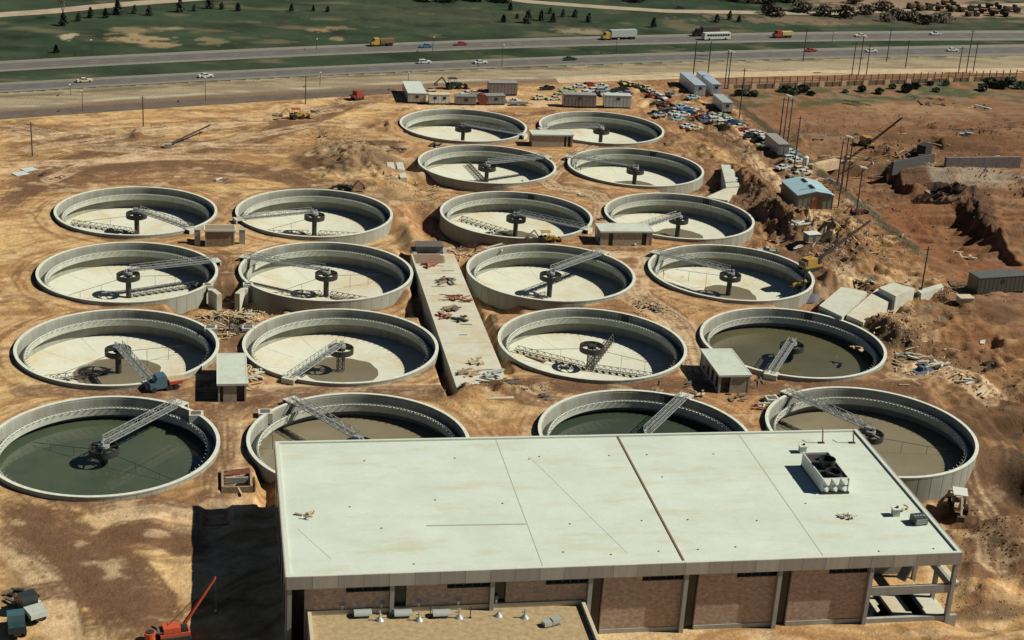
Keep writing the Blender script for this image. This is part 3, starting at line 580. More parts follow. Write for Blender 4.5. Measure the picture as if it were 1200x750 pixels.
# ================================================================ large building
brick = bpy.data.materials.new('brown_brick'); brick.use_nodes = True
def brick_mat(name, c1, c2, mortar, sc=1.0):
    m = bpy.data.materials.new(name); m.use_nodes = True; n = m.node_tree.nodes; l = m.node_tree.links; b = n['Principled BSDF']; b.inputs['Roughness'].default_value = .9
    tc = n.new('ShaderNodeTexCoord'); sp = n.new('ShaderNodeSeparateXYZ'); l.new(tc.outputs['Object'], sp.inputs[0]); ad = n.new('ShaderNodeMath'); ad.operation = 'ADD'; l.new(sp.outputs[0], ad.inputs[0]); l.new(sp.outputs[1], ad.inputs[1])
    cb = n.new('ShaderNodeCombineXYZ'); l.new(ad.outputs[0], cb.inputs[0]); l.new(sp.outputs[2], cb.inputs[1])
    bt = n.new('ShaderNodeTexBrick'); bt.inputs['Scale'].default_value = sc; bt.inputs['Color1'].default_value = (*c1,1); bt.inputs['Color2'].default_value = (*c2,1); bt.inputs['Mortar'].default_value = (*mortar,1)
    bt.inputs['Mortar Size'].default_value = .02; bt.inputs['Brick Width'].default_value = .55; bt.inputs['Row Height'].default_value = .22; l.new(cb.outputs[0], bt.inputs['Vector'])
    nz = n.new('ShaderNodeTexNoise'); nz.inputs['Scale'].default_value = 1.6; nz.inputs['Detail'].default_value = 8; l.new(tc.outputs['Object'], nz.inputs['Vector'])
    mx = n.new('ShaderNodeMixRGB'); mx.blend_type = 'OVERLAY'; mx.inputs[0].default_value = .55; l.new(bt.outputs[0], mx.inputs[1]); l.new(nz.outputs[0], mx.inputs[2]); l.new(mx.outputs[0], b.inputs['Base Color'])
    return m
bpy.data.materials.remove(brick)
brick = brick_mat('brown_brick', (.43,.325,.235), (.30,.22,.155), (.46,.375,.285))
fasc = [mat('fascia_concrete', (.37,.36,.30), .85, var=.12, scale=.6, streak=True), mat('fascia_concrete_grey', (.30,.29,.245), .85, var=.12, scale=.6, streak=True)]
frame_c = mat('grey_frame_concrete', (.30,.31,.27), .85, var=.12, scale=.8)
dark_in = mat('dark_glass', (.012,.012,.012), .25, var=.2)
X0, X1, Y0, Y1, ZR = 9.0, 109.2, 191.8, 234.4, 11.0
GB = -1.2
bld = thing('process_building', 'long flat white-roofed building with brown brick bays in the near foreground', 'building', (0,0,0))
# roof deck material: pale membrane with stains
def roof_mat():
    m = bpy.data.materials.new('white_roof_membrane'); m.use_nodes = True; n = m.node_tree.nodes; l = m.node_tree.links; b = n['Principled BSDF']; b.inputs['Roughness'].default_value = .8; b.inputs['Specular IOR Level'].default_value = .2
    tc = n.new('ShaderNodeTexCoord')
    def noise(sc, det, src=None):
        z = n.new('ShaderNodeTexNoise'); z.inputs['Scale'].default_value = sc; z.inputs['Detail'].default_value = det; z.inputs['Roughness'].default_value = .7; l.new(src or tc.outputs['Object'], z.inputs['Vector']); return z.outputs[0]
    def ramp(src, a, b_, ca, cb):
        r = n.new('ShaderNodeValToRGB'); r.color_ramp.elements[0].position = a; r.color_ramp.elements[1].position = b_; r.color_ramp.elements[0].color = (*ca,1); r.color_ramp.elements[1].color = (*cb,1); l.new(src, r.inputs[0]); return r.outputs[0]
    base = ramp(noise(.11,8), .35, .68, (.54,.61,.50), (.62,.69,.58))
    fine = ramp(noise(5,6), .3, .7, (.90,.90,.90), (1.05,1.05,1.05))
    m1 = n.new('ShaderNodeMixRGB'); m1.blend_type = 'MULTIPLY'; m1.inputs[0].default_value = 1; l.new(base, m1.inputs[1]); l.new(fine, m1.inputs[2])
    mp = n.new('ShaderNodeMapping'); mp.inputs['Scale'].default_value = (.6,2.2,1); l.new(tc.outputs['Object'], mp.inputs[0])
    st = ramp(noise(.16,9,mp.outputs[0]), .50, .74, (0,0,0), (.75,.75,.75))
    m2 = n.new('ShaderNodeMixRGB'); l.new(st, m2.inputs[0]); l.new(m1.outputs[0], m2.inputs[1]); m2.inputs[2].default_value = (.50,.46,.27,1)
    l.new(m2.outputs[0], b.inputs['Base Color']); return m
rm = roof_mat()
MB().box(X0+.55,X1-.55,Y0+.5,Y1-.5,ZR-.9,ZR-.32).build('roof_deck', rm, bld)
cop = mat('roof_coping', (.56,.60,.49), .8, var=.08)
for nm, a in (('parapet',(X0,X1,Y0-.02,Y0+.5)),('parapet',(X0,X1,Y1-.5,Y1)),('parapet',(X0,X0+.55,Y0+.5,Y1-.5)),('parapet',(X1-.55,X1,Y0+.5,Y1-.5))):
    MB().box(a[0],a[1],a[2],a[3],ZR-1.0,ZR).build(nm, cop, bld)
n_f = 28; wf = (X1-X0)/n_f
fme = [MB().box(.02,wf-.02,-.18,.0,-1.95,.03).mesh('fascia_panel', m) for m in fasc]
for i in range(n_f): link('fascia_panel', fme[0 if (i//1+i//3)%2 else 1], bld, (X0+i*wf, Y0-.02, ZR))
n_s = 12; ws = (Y1-Y0)/n_s
fse = MB().box(-.18,0,.02,ws-.02,-1.95,.03).mesh('fascia_panel', fasc[0])
for i in range(n_s): link('fascia_panel', fse, bld, (X0,Y0+i*ws,ZR)); link('fascia_panel', fse, bld, (X1+.18,Y0+i*ws,ZR))
MB().box(X0,X1,Y0,Y0+1.2,ZR-1.95,ZR-1.0).build('edge_beam', frame_c, bld)
bay = (X1-X0)/7; WY = Y0+.75
colm = MB().box(-.3,.3,-.35,.4,GB-1,ZR-1.95).mesh('column', frame_c)
for i in range(8):
    cx = X0+.45+i*bay if i < 7 else X1-.45
    link('column', colm, bld, (cx, Y0+.3, 0))
for i in range(6):
    a = X0+.45+i*bay; b = a+bay
    MB().box(a+.32,a+2.1,WY+.5,WY+.6,GB,ZR-1.95).build('window_recess', dark_in, bld)
    MB().box(a+2.1,a+bay*.55,WY,WY+.9,GB+1.0,ZR-1.95).build('brick_wall', brick, bld)
    MB().box(a+bay*.55,b-.32,WY,WY+.9,GB+1.0,ZR-3.3).build('brick_wall', brick, bld)
    MB().box(a+bay*.55,b-.32,WY+.5,WY+.6,ZR-3.3,ZR-1.95).build('window', dark_in, bld)
    for kk in range(1,5): 
        xx = a+bay*.55+(b-.32-a-bay*.55)*kk/5; MB().box(xx-.025,xx+.025,WY+.42,WY+.5,ZR-3.3,ZR-1.95).build('mullion', frame_c, bld)
    MB().box(a+2.1,b-.32,WY-.12,WY+.9,GB-1,GB+1.0).build('plinth', fasc[0], bld)
    MB().box(b-.9,b-.32,WY-.5,WY,GB-1,ZR-1.95).build('pilaster', brick, bld) if i%2 == 5 else None
MB().box(X0+.45+6*bay-.2,X0+.45+6*bay+.2,WY,Y1-1,GB-1,ZR-1).build('cross_wall', fasc[0], bld)
MB().box(X0,X0+.5,WY,Y1,GB-1,ZR-1.95).build('end_wall', frame_c, bld)
MB().box(X0+.5,X1-14,Y1-.6,Y1-.2,GB-1,ZR-1).build('rear_wall', frame_c, bld)
for i in range(6): MB().box(X0-.06,X0,WY+3+i*6.6,WY+6+i*6.6,GB+2,ZR-3.6).build('side_window', dark_in, bld)
# open end bay
xa = X0+.45+6*bay+.32; xb = X1-.77
MB().box(xa,X1-.1,Y0+.1,Y0+.6,4.0,5.4).build('tie_beam', frame_c, bld)
MB().box(xa,X1+1.2,Y0+.2,Y0+.8,-2.2,-.1).build('sill_wall', fasc[0], bld)
MB().box(xa,X1+.6,Y0+.8,Y0+9.0,-1.6,-.9).build('bay_floor', c_slab, bld)
MB().box(xa+5.0,xa+8.0,Y0+.9,Y0+8.5,-.9,-.2).build('plinth_slab', c_slab, bld); MB().box(xa+10.2,xa+13.0,Y0+.9,Y0+8.5,-.9,-.2).build('plinth_slab', c_slab, bld)
MB().box(xa,X1-.6,Y0+14.0,Y0+14.4,-1.6,ZR-1).build('inner_wall', fasc[1], bld)
for i in range(3):
    MB().box(X1-.65,X1-.05,Y0+5.5+i*7,Y0+6.1+i*7,-2,ZR-1.95).build('column', frame_c, bld)
MB().box(X1-.5,X1+.1,Y0+1.1,Y0+20,4.1,5.3).build('tie_beam', frame_c, bld)
MB().box(X1-.1,X1+1.6,Y0+2,Y0+9,4.2,4.6).build('balcony_slab', c_slab, bld)
m = MB().beam((xa+6.5,Y0+4,4.2),(xa+10.5,Y0+6.5,ZR-1.2),1.5,.4); m.build('stair_flight', c_slab, bld)
# roof fittings: expansion joint, seams, drains
def on_roof(px_, py_, z=ZR-.3): return at(px_,py_,z)
a = on_roof(724,512); b = on_roof(802,657)
MB().beam((a.x,Y1-.5,ZR-.28),(a.x,Y0+.5,ZR-.28),.28,.16).build('expansion_joint', mat('rusty_joint', (.20,.12,.07), .8, var=.2), bld)
seam = mat('seam_tone', (.40,.43,.33), .9)  # roof seams, a duller tone than the membrane
for (p, q_) in (((580,512),(635,660)),((866,510),(966,652))):
    c = (on_roof(*p).x+on_roof(*q_).x)/2; MB().box(c-.07,c+.07,Y0+.5,Y1-.5,ZR-.33,ZR-.295).build('roof_seam', seam, bld)
a = on_roof(500,616); b = on_roof(616,614); MB().beam((a.x,a.y,ZR-.31),(b.x,b.y,ZR-.31),.35,.03).build('roof_seam', mat('seam_dirt', (.36,.34,.24), .9), bld)
MB().beam(on_roof(620,535,ZR-.31),on_roof(735,648,ZR-.31),.05,.025).build('roof_seam', seam, bld)
MB().beam(on_roof(349,620,ZR-.31),on_roof(388,655,ZR-.31),.05,.025).build('roof_seam', seam, bld)
dm = MB().tube((0,0,0),(0,0,.08),.14,n=8); dme = dm.mesh('roof_drain', mat('drain_iron', (.09,.07,.05), .8))
for (p) in ((427,540),(533,537),(410,594),(447,619),(510,586),(589,590),(620,538),(632,535),(714,534),(758,533),(836,532),(776,559),(668,614),(752,610),(806,609),(887,610),(485,661),(660,647),(772,646),(818,644),(862,641),(716,650),(944,590),(1094,643),(1030,646)):
    P = on_roof(*p); link('roof_drain', dme, bld, (P.x,P.y,ZR-.32))
bld_hex = None
# ---- cooling unit
ct = thing('cooling_unit', 'white louvred cooling unit with two dark fan stacks on the white roof', 'cooling unit', (94.4,211.9,ZR-.32))
wp = mat('white_panel', (.62,.64,.55), .6, var=.06)
W_, D_, H_ = 4.5, 9.6, 2.6
m = MB(); m.box(0,.15,0,D_,.35,H_); m.box(W_-.15,W_,0,D_,.35,H_); m.box(.15,W_-.15,D_-.15,D_,.35,H_); m.box(.15,W_-.15,.25,.4,.35,H_); m.build('casing', wp, ct)
MB().box(.15,W_-.15,.4,D_-.15,.4,H_-.35).build('fan_deck', mat('fan_deck_dark', (.03,.03,.028), .7), ct)
for i in range(3):
    for j in range(2):
        x0_, z0_ = i*W_/3, .35+j*(H_-.35)/2; w3, h3 = W_/3, (H_-.35)/2; m = MB()
        m.add([(x0_+.03,.24,z0_+.03),(x0_+w3-.03,.24,z0_+.03),(x0_+w3-.03,.24,z0_+h3-.03),(x0_+.03,.24,z0_+h3-.03),(x0_+w3/2,-.45,z0_+h3*.15)], [(0,1,4),(1,2,4),(2,3,4),(3,0,4),(3,2,1,0)]); m.build('louvre_hood', wp, ct)
for (y_, hh, rr) in ((5.0,1.5,1.25),(2.0,.8,1.2)):
    MB().lathe([(rr,0),(rr+.12,hh),(rr-.02,hh),(rr-.12,0)], 24).build('fan_stack', mat('fan_black', (.022,.022,.02), .5), ct, True).location = (W_/2+.2,y_,H_-.4)
MB().tube((W_/2+.2,7.5,H_-.4),(W_/2+.2,7.5,H_+.2),.5,n=10).build('motor', MATS['fan_black'], ct)
MB().box(-.1,W_+.1,-.3,.1,0,.35).build('skid', steel_d, ct); MB().box(-.1,W_+.1,D_-.3,D_,0,.35).build('skid', steel_d, ct)
# ---- other roof things
def vent(px_, py_, lb, s_=1.0, zb=ZR-.32, m=None):
    P = at(px_,py_,zb); t = thing('roof_vent', lb, 'roof vent', tuple(P)); MB().box(-.55*s_,.55*s_,-.5*s_,.5*s_,0,1.2*s_).build('shaft', m or c_light, t); MB().box(-.7*s_,.7*s_,-.65*s_,.65*s_,1.2*s_,1.35*s_).build('cap', wp, t); MB().tube((.15,0,1.35*s_),(.15,0,1.6*s_),.22).build('nozzle', steel_d, t)
vent(940,530,'square white vent box on the roof left of the cooling unit'); vent(1049,604,'square white vent box on the roof left of the dark condenser')
P = at(1076,613,ZR-.32); t = thing('condenser_unit', 'dark slatted condenser box near the right parapet of the white roof', 'condenser', tuple(P), .12)
MB().box(-1.1,1.1,-.9,.9,.1,1.3).build('casing', mat('dark_green_metal', (.05,.06,.05), .5), t)
for i in range(4): MB().tube((-.75+.5*i,0,1.3),(-.75+.5*i,0,1.36),.2).build('fan_grille', steel_g, t)
for i in range(3): MB().box(-.95,.95,-.95,-.9,.3+i*.32,.5+i*.32).build('slat', steel_g, t)
for (px_,py_,lb) in ((964,519,'rusty davit post on the white roof edge left of the corner one'),(1000,519,'rusty davit post at the far right corner of the white roof')):
    P = at(px_,py_,ZR-.32); t = thing('davit_post', lb, 'davit', tuple(P)); MB().beam((0,0,0),(-.3,0,2.4),.18).build('post', mat('rust_red', (.30,.12,.06), .8, var=.3), t); MB().beam((-.3,0,2.4),(-.2,.9,2.9),.12).build('arm', MATS['rust_red'], t); MB().box(-.8,.3,-.3,.3,0,.12).build('foot', steel_d, t)
tim = mat('weathered_timber', (.30,.22,.13), .9, var=.3, scale=2)
def board_pile(px_, py_, lb, n=8, sp=1.0, L=2.2, z=None, mats=None, cat='timber pile', name='timber_pile', piece='board', grp=None):
    P = at(px_,py_,z) if z is not None else atg(px_,py_)
    t = thing(name, lb, cat, tuple(P), 0, grp)
    th0 = random.uniform(-.9,.9)
    for i in range(n):
        b_ = MB().obox((random.uniform(-sp,sp),random.uniform(-sp,sp),.12+.14*(i%4)),(random.uniform(.45,1.0)*L,random.uniform(.25,.7)*min(1,L/2.5),random.uniform(.12,.3)),th0+random.choice((0,0,0,0,1.5,.7))+random.gauss(0,.14),random.uniform(-.1,.1),random.uniform(-.12,.12))
        b_.build(piece, random.choice(mats or [tim, mat('fresh_timber', (.52,.40,.22), .9, var=.2), steel_m]), t)
    return t
board_pile(992,606,'small heap of boards and sacks on the roof below the cooling unit',9,.9,1.6,ZR-.3,[mat('fresh_timber',(.52,.40,.22),.9,var=.2),wp,steel_m])
board_pile(358,605,'few scattered boards near the left edge of the white roof',6,1.1,1.5,ZR-.3)
board_pile(1060,598,'pale offcuts on the roof between the vent box and condenser',4,.8,1.0,ZR-.3,[MATS['fresh_timber']])
# ================================================================ low annex
ax0, ax1, ay0, ay1, az = 12.0, 51.8, 150.0, 192.9, 5.0
ann = thing('annex_building', 'low building with a gravel roof and cream parapet at the bottom edge, left of centre', 'building', (0,0,0))
grav = mat('roof_gravel', (.38,.285,.145), .95, var=.25, scale=1.2, bump=.5, bscale=14)
MB().box(ax0+.5,ax1-.5,ay0+.5,ay1-.5,az-1,az-.75).build('gravel_roof', grav, ann)
cp = mat('cream_coping', (.50,.45,.30), .8, var=.1)
for a in ((ax0,ax1,ay1-.55,ay1),(ax0,ax1,ay0,ay0+.5),(ax0,ax0+.5,ay0+.5,ay1-.55),(ax1-.5,ax1,ay0+.5,ay1-.55)): MB().box(a[0],a[1],a[2],a[3],az-1.2,az).build('parapet', cp, ann)
MB().box(ax0+.05,ax0+.5,ay0+.05,ay1-.05,GB-1,az-1.2).build('wall', brick, ann); MB().box(ax1-.5,ax1-.05,ay0+.05,ay1-.05,GB-1,az-1.2).build('wall', brick, ann); MB().box(ax0+.5,ax1-.5,ay0+.05,ay0+.5,GB-1,az-1.2).build('wall', brick, ann)
MB().box(ax0+.5,ax1-.5,ay1-.5,ay1-.1,GB-1,az-1.2).build('wall', brick, ann)
alu = mat('bright_galvanised', (.50,.54,.50), .35, metal=.35, var=.1)
zr = az-.75
for i, px_ in enumerate((425,472,517)):
    P = at(px_,722,zr); t = thing('exhaust_hood', ORD[i]+' of the three curved silver duct hoods from the left on the gravel roof', 'duct hood', (P.x,P.y,zr), 0, 'curved duct hoods on the gravel roof')
    prof = [(-1.1+0*1,.35)]; pr = []
    for k in range(9): a = math.pi*k/8; pr.append((-.75*math.cos(a), .45+.55*math.sin(a)))
    m = MB(); n_ = len(pr); vs = [(-1.25,p[0],p[1]) for p in pr]+[(1.25,p[0],p[1]) for p in pr]
    m.add(vs, [tuple(range(n_)), tuple(range(2*n_-1,n_-1,-1))]+[((k+1)%n_,k,n_+k,n_+(k+1)%n_) for k in range(n_)]); m.build('hood', alu, t)
    MB().box(-.9,.9,-.5,.5,0,.45).build('curb', steel_m, t)
for i, px_ in enumerate((401,447,491,538,583)):
    P = at(px_,712,az); t = thing('vent_pipe', ORD[i]+' vent pipe from the left standing on the cream parapet', 'vent pipe', (P.x,ay1-.3,az), 0, 'vent pipes on the parapet')
    MB().tube((0,0,0),(0,0,.9),.2).build('pipe', alu, t); MB().tube((-.0,-.3,.55),(0,.45,.75),.18).build('elbow', alu, t); MB().lathe([(.42,.9),(.1,1.2),(.02,1.2),(.02,.9)],12).build('cap', alu, t)
for i, (px_,py_) in enumerate(((445,727),(491,727),(538,724),(584,722),(615,724))):
    P = at(px_,py_,zr); t = thing('roof_cowl', ORD[i]+' small silver cowl from the left on the gravel roof', 'roof cowl', tuple(P), 0, 'small cowls on the gravel roof')
    MB().lathe([(.62,0),(.2,.55),(.02,.55)],10,closed=False).build('skirt', alu, t); MB().tube((0,0,.5),(0,0,1.5 if i != 3 else .7),.13).build('pipe', alu, t); MB().beam((-.5,0,.9),(.3,0,1.0),.1).build('arm', alu, t)
for i, px_ in enumerate((456,504,551)):
    P = at(px_,724,zr); t = thing('thin_post', ORD[i]+' thin dark post from the left beside the duct hoods', 'post', tuple(P), 0, 'thin posts on the gravel roof'); MB().tube((0,0,0),(0,0,1.9),.07).build('rod', steel_d, t); MB().box(-.2,.2,-.2,.2,0,.06).build('foot_plate', steel_d, t)
P = at(646,732,zr); t = thing('exhaust_fan', 'silver box fan on the right part of the gravel roof', 'fan', tuple(P), .3); MB().box(-1.3,.1,-.5,.5,.15,.75).build('casing', alu, t); MB().side([(0,.2),(1.3,.5),(1.3,1.0),(0,.9)],1.1).build('hood', alu, t); MB().box(-1.2,1.2,-.6,.6,0,.12).build('skid', steel_m, t)
# ================================================================ pump houses
def pump_house(lb, x0, x1, y0, y1, zt, zb, front_openings, brickm, name='pump_house'):
    t = thing(name, lb, 'pump house', ((x0+x1)/2,(y0+y1)/2,zb)); ox, oy, oz = (x0+x1)/2,(y0+y1)/2,zb
    B = lambda nm, a, m: MB().box(a[0]-ox,a[1]-ox,a[2]-oy,a[3]-oy,a[4]-oz,a[5]-oz).build(nm, m, t)
    B('roof_slab',(x0-.25,x1+.25,y0-.25,y1+.25,zt-.45,zt-.12), c_light); B('roof_membrane',(x0,x1,y0,y1,zt-.115,zt-.05), rm2)
    for a in ((x0-.25,x1+.25,y0-.25,y0,zt-.117,zt),(x0-.25,x1+.25,y1,y1+.25,zt-.117,zt),(x0-.25,x0,y0,y1,zt-.117,zt),(x1,x1+.25,y0,y1,zt-.117,zt)): B('coping',a,cop)
    for cx in (x0,x1-.35):
        for cy in (y0,y1-.35): B('corner_post',(cx,cx+.35,cy,cy+.35,zb-1.5,zt-.45), frame_c)
    B('side_wall',(x0+.06,x0+.3,y0+.35,y1-.35,zb-1.5,zt-.45), brickm); B('side_wall',(x1-.3,x1-.06,y0+.35,y1-.35,zb-1.5,zt-.45), brickm); B('back_wall',(x0+.35,x1-.35,y1-.3,y1-.06,zb-1.5,zt-.45), brickm)
    ops = sorted(front_openings); cur = x0+.35
    for (a,b) in ops+[(x1-.35,x1-.35)]:
        if a-cur > .05: B('front_wall',(cur,a,y0+.06,y0+.3,zb-1.5,zt-.45), brickm)
        cur = b
        if b > a: B('doorway',(a,b,y0+.5,y0+.6,zb-1.5,zt-.45), dark_in)
    nw = int((y1-y0)/3)
    for i in range(nw): B('side_window',(x0+.02,x0+.06,y0+1+i*3,y0+2.2+i*3,zb+.8,zt-.9), dark_in)
    return t
rm2 = stained('shed_roof', (.47,.53,.43), (.56,.62,.51), (.42,.40,.29), (.34,.36,.28), .3, .6)
br2 = brick_mat('tan_block', (.40,.33,.22), (.34,.28,.18), (.42,.36,.26), .9)
pump_house('small pump house with white roof in the gap between the four near left tanks', -.15, 5.1, 275.9, 290.2, 3.0, -.9, [(.2,.8),(3.3,4.75)], br2)
pump_house('pump house with white roof beside the olive green water tank, behind the big roof', 98.0, 104.4, 276.1, 289.3, 3.2, -.9, [(98.4,100.3)], br2)
pump_house('wide tan pump house with pale roof and two tall dark doors between the right-hand tanks', 94.5, 107.9, 366.4, 372.6, 3.0, -.9, [(96.6,97.7),(105.2,106.4)], br2)
pump_house('tan pump house with pale roof farthest back, between the two rearmost tanks', 94.3, 106.9, 458.6, 463.6, 3.0, -.9, [(104.2,104.9),(105.4,106.2)], br2)
t = pump_house('squat brown block house with a dark roof between the rear left tanks', -3.0, 4.0, 366.3, 370.3, 3.0, -.9, [], brick_mat('olive_block',(.27,.21,.12),(.22,.17,.10),(.28,.22,.14)))
for c in t.children:
    if c.name.startswith('roof_membrane'): c.data.materials[0] = mat('brown_roof', (.26,.20,.12), .9)
for (xx,lb) in ((-4.8,'left'),(5.8,'right')):
    t = thing('concrete_pier', 'upright grey concrete pier just '+lb+' of the squat brown block house', 'pier', (xx,367.5,-.9)); MB().box(-.7,.7,-.6,.6,-1,3.6).build('shaft', fasc[1], t); MB().box(-.8,.8,-.7,.7,3.6,3.75).build('cap', fasc[0], t)
# ================================================================ central slab
sl_t = thing('channel_slab', 'long pale concrete channel deck strewn with formwork between the two tank groups', 'concrete slab', (50.8,315,.0))
for i in range(12):
    y0_ = 273+i*7.0; MB().box(45.7-50.8,56.0-50.8,y0_-315,y0_+6.94-315,-6,.25 if i%2 else .262).build('deck_panel', c_slab, sl_t)
MB().box(45.5-50.8,45.7-50.8,273-315,357-315,-6,.35).build('edge_kerb', c_light, sl_t)
for i in range(22): MB().beam((-4.9,41-i*.75,.40),(1.6+random.random(),41-i*.75,.42),.12).build('rebar', MATS['rust_red'], sl_t) if i < 9 else MB().beam(((xx_:=random.uniform(-4.6,1)),(yy_:=random.uniform(-38,38)),.33),(xx_+random.uniform(1,3.6),yy_+random.uniform(-.5,.5),.33),.12,.1).build('batten', steel_m, sl_t)
t = thing('concrete_box', 'small grey roofed concrete box at the far end of the channel deck', 'concrete box', (50.3,360.6,-1)); MB().box(-3.2,3.2,-2,1.8,-4,2.4).build('body', fasc[1], t); MB().prism([(-3.5,-2.3),(3.5,-2.3),(3.3,2),(-3.3,2)],2.4,2.6).build('lid', steel_m, t); MB().box(3.2,4.2,-4.5,1.8,-3,1.2).build('wing', c_wall, t); MB().box(-4.2,-3.2,-4.5,1.8,-3,1.2).build('wing', c_wall, t)
for i,(px_,py_,n_,L_,mt,lb) in enumerate(((533,350,9,1.6,'r','reddish formwork boxes standing upright halfway down the channel deck'),(545,352,6,1.5,'r','second pair of reddish formwork boxes just right of the first on the channel deck'),
   (528,362,10,2.2,'t','tangle of boards and props in the middle of the channel deck'),(520,371,6,1.8,'r','low red-brown boards at the left edge of the channel deck'),(540,375,7,2.2,'d','dark open crate of offcuts below the middle of the channel deck'),
   (552,438,6,3.2,'p','tan plywood sheets near the foot of the channel deck'),(577,439,6,3,'w','pale blue-white sheets near the foot of the channel deck'),(590,453,6,7,'d','long dark pipes laid across the foot of the channel deck'),(505,312,10,2.6,'r','row of red-brown boards at the head of the channel deck'),
   (522,330,6,3,'t','thin grey props on the upper channel deck'),(560,425,5,1.5,'p','small dirt and board heap low on the channel deck'))):
    mm = dict(r=[MATS['rust_red'],mat('red_form',(.36,.16,.10),.8,var=.2)],t=[tim,steel_m],d=[steel_d,steel_m],p=[MATS['fresh_timber'],tim],w=[mat('blue_white_sheet',(.55,.62,.58),.5),alu])[mt]
    board_pile(px_,py_,lb,n_+4,1.3 if L_ < 5 else 1.8,L_*1.25,.3,mm)
def culvert(lb, parts, cat='culvert'):
    P = at(*parts[0][0][0], parts[0][1]); t = thing('box_culvert', lb, cat, (P.x,P.y,-1))
    for poly, zt, zb, m in parts:
        pts = [at(a,b,zt) for a,b in poly]; pts = [(p.x-P.x,p.y-P.y) for p in pts]
        A_ = sum(pts[i][0]*pts[(i+1)%len(pts)][1]-pts[(i+1)%len(pts)][0]*pts[i][1] for i in range(len(pts)))
        if A_ < 0: pts = pts[::-1]
        MB().prism(pts, zb+1, zt+1).build('culvert_section', m, t)
    return t
culvert('pale concrete culvert and ramp running down to the tank right of the spoil heap', [([(845,193),(857,193),(866,212),(850,213)],1.0,-4,c_light),([(850,214.5),(866,213.5),(866.5,218),(851,219)],.7,-4,c_light),([(851,220),(866,219),(853,235),(827,231)],.2,-4,c_slab)])
culvert('pale flat-topped concrete channel box lying right of the olive water tank', [([(960,358),(986,336),(1016,342),(987,371)],.9,-4,c_light),([(961,361),(985,372),(982,376),(959,366)],-.2,-4,c_wall)])
culvert('second concrete channel box with dirt on its top, farthest right beside the first', [([(992,369),(1028,338),(1048,348),(1012,378)],.7,-4,c_slab),([(1030,337),(1047,331),(1072,338),(1050,347)],2.2,-4,c_light),([(1075,340),(1103,332),(1106,336),(1080,344)],.5,-3,c_light)])
culvert('two short pale concrete channel strips in the excavation left of the rear tanks', [([(453,190),(461,190),(466,208),(458,208)],-.3,-4,c_light),([(464,190),(472,190),(477,208),(469,208)],-.3,-4,c_light)])
0 and culvert('concrete stub and slab in the shade between the far bank and the yellow crane', [([(1000,322),(1022,312),(1048,320),(1026,330)],.5,-3,c_wall)])
# sunken sump near building
t = thing('timbered_sump', 'timber-edged sump pit with rusty bars beside the near left green tank', 'sump', (2.9,244.0,-.9))
for a in ((-2.6,-2.2,-3.2,3.2,-2,.5),(2.2,2.6,-3.2,3.2,-2,.5),(-2.2,2.2,-3.2,-2.9,-2,.4),(-2.2,2.2,2.9,3.2,-2,.4)): MB().box(*a).build('side_board', tim, t)
for i in range(7): MB().beam((-2.3+i*.2,1.0+i*.3,.5),(2.3,1.2+i*.3,.7+.1*(i%3)),.14).build('rusty_bar', MATS['rust_red'], t)
MB().box(-1.9,1.9,-.2,.1,-.5,.6).build('crossbeam', fasc[0], t); MB().beam((.2,-3.4,.3),(.8,-5.6,.1),.25).build('plank', MATS['fresh_timber'], t)
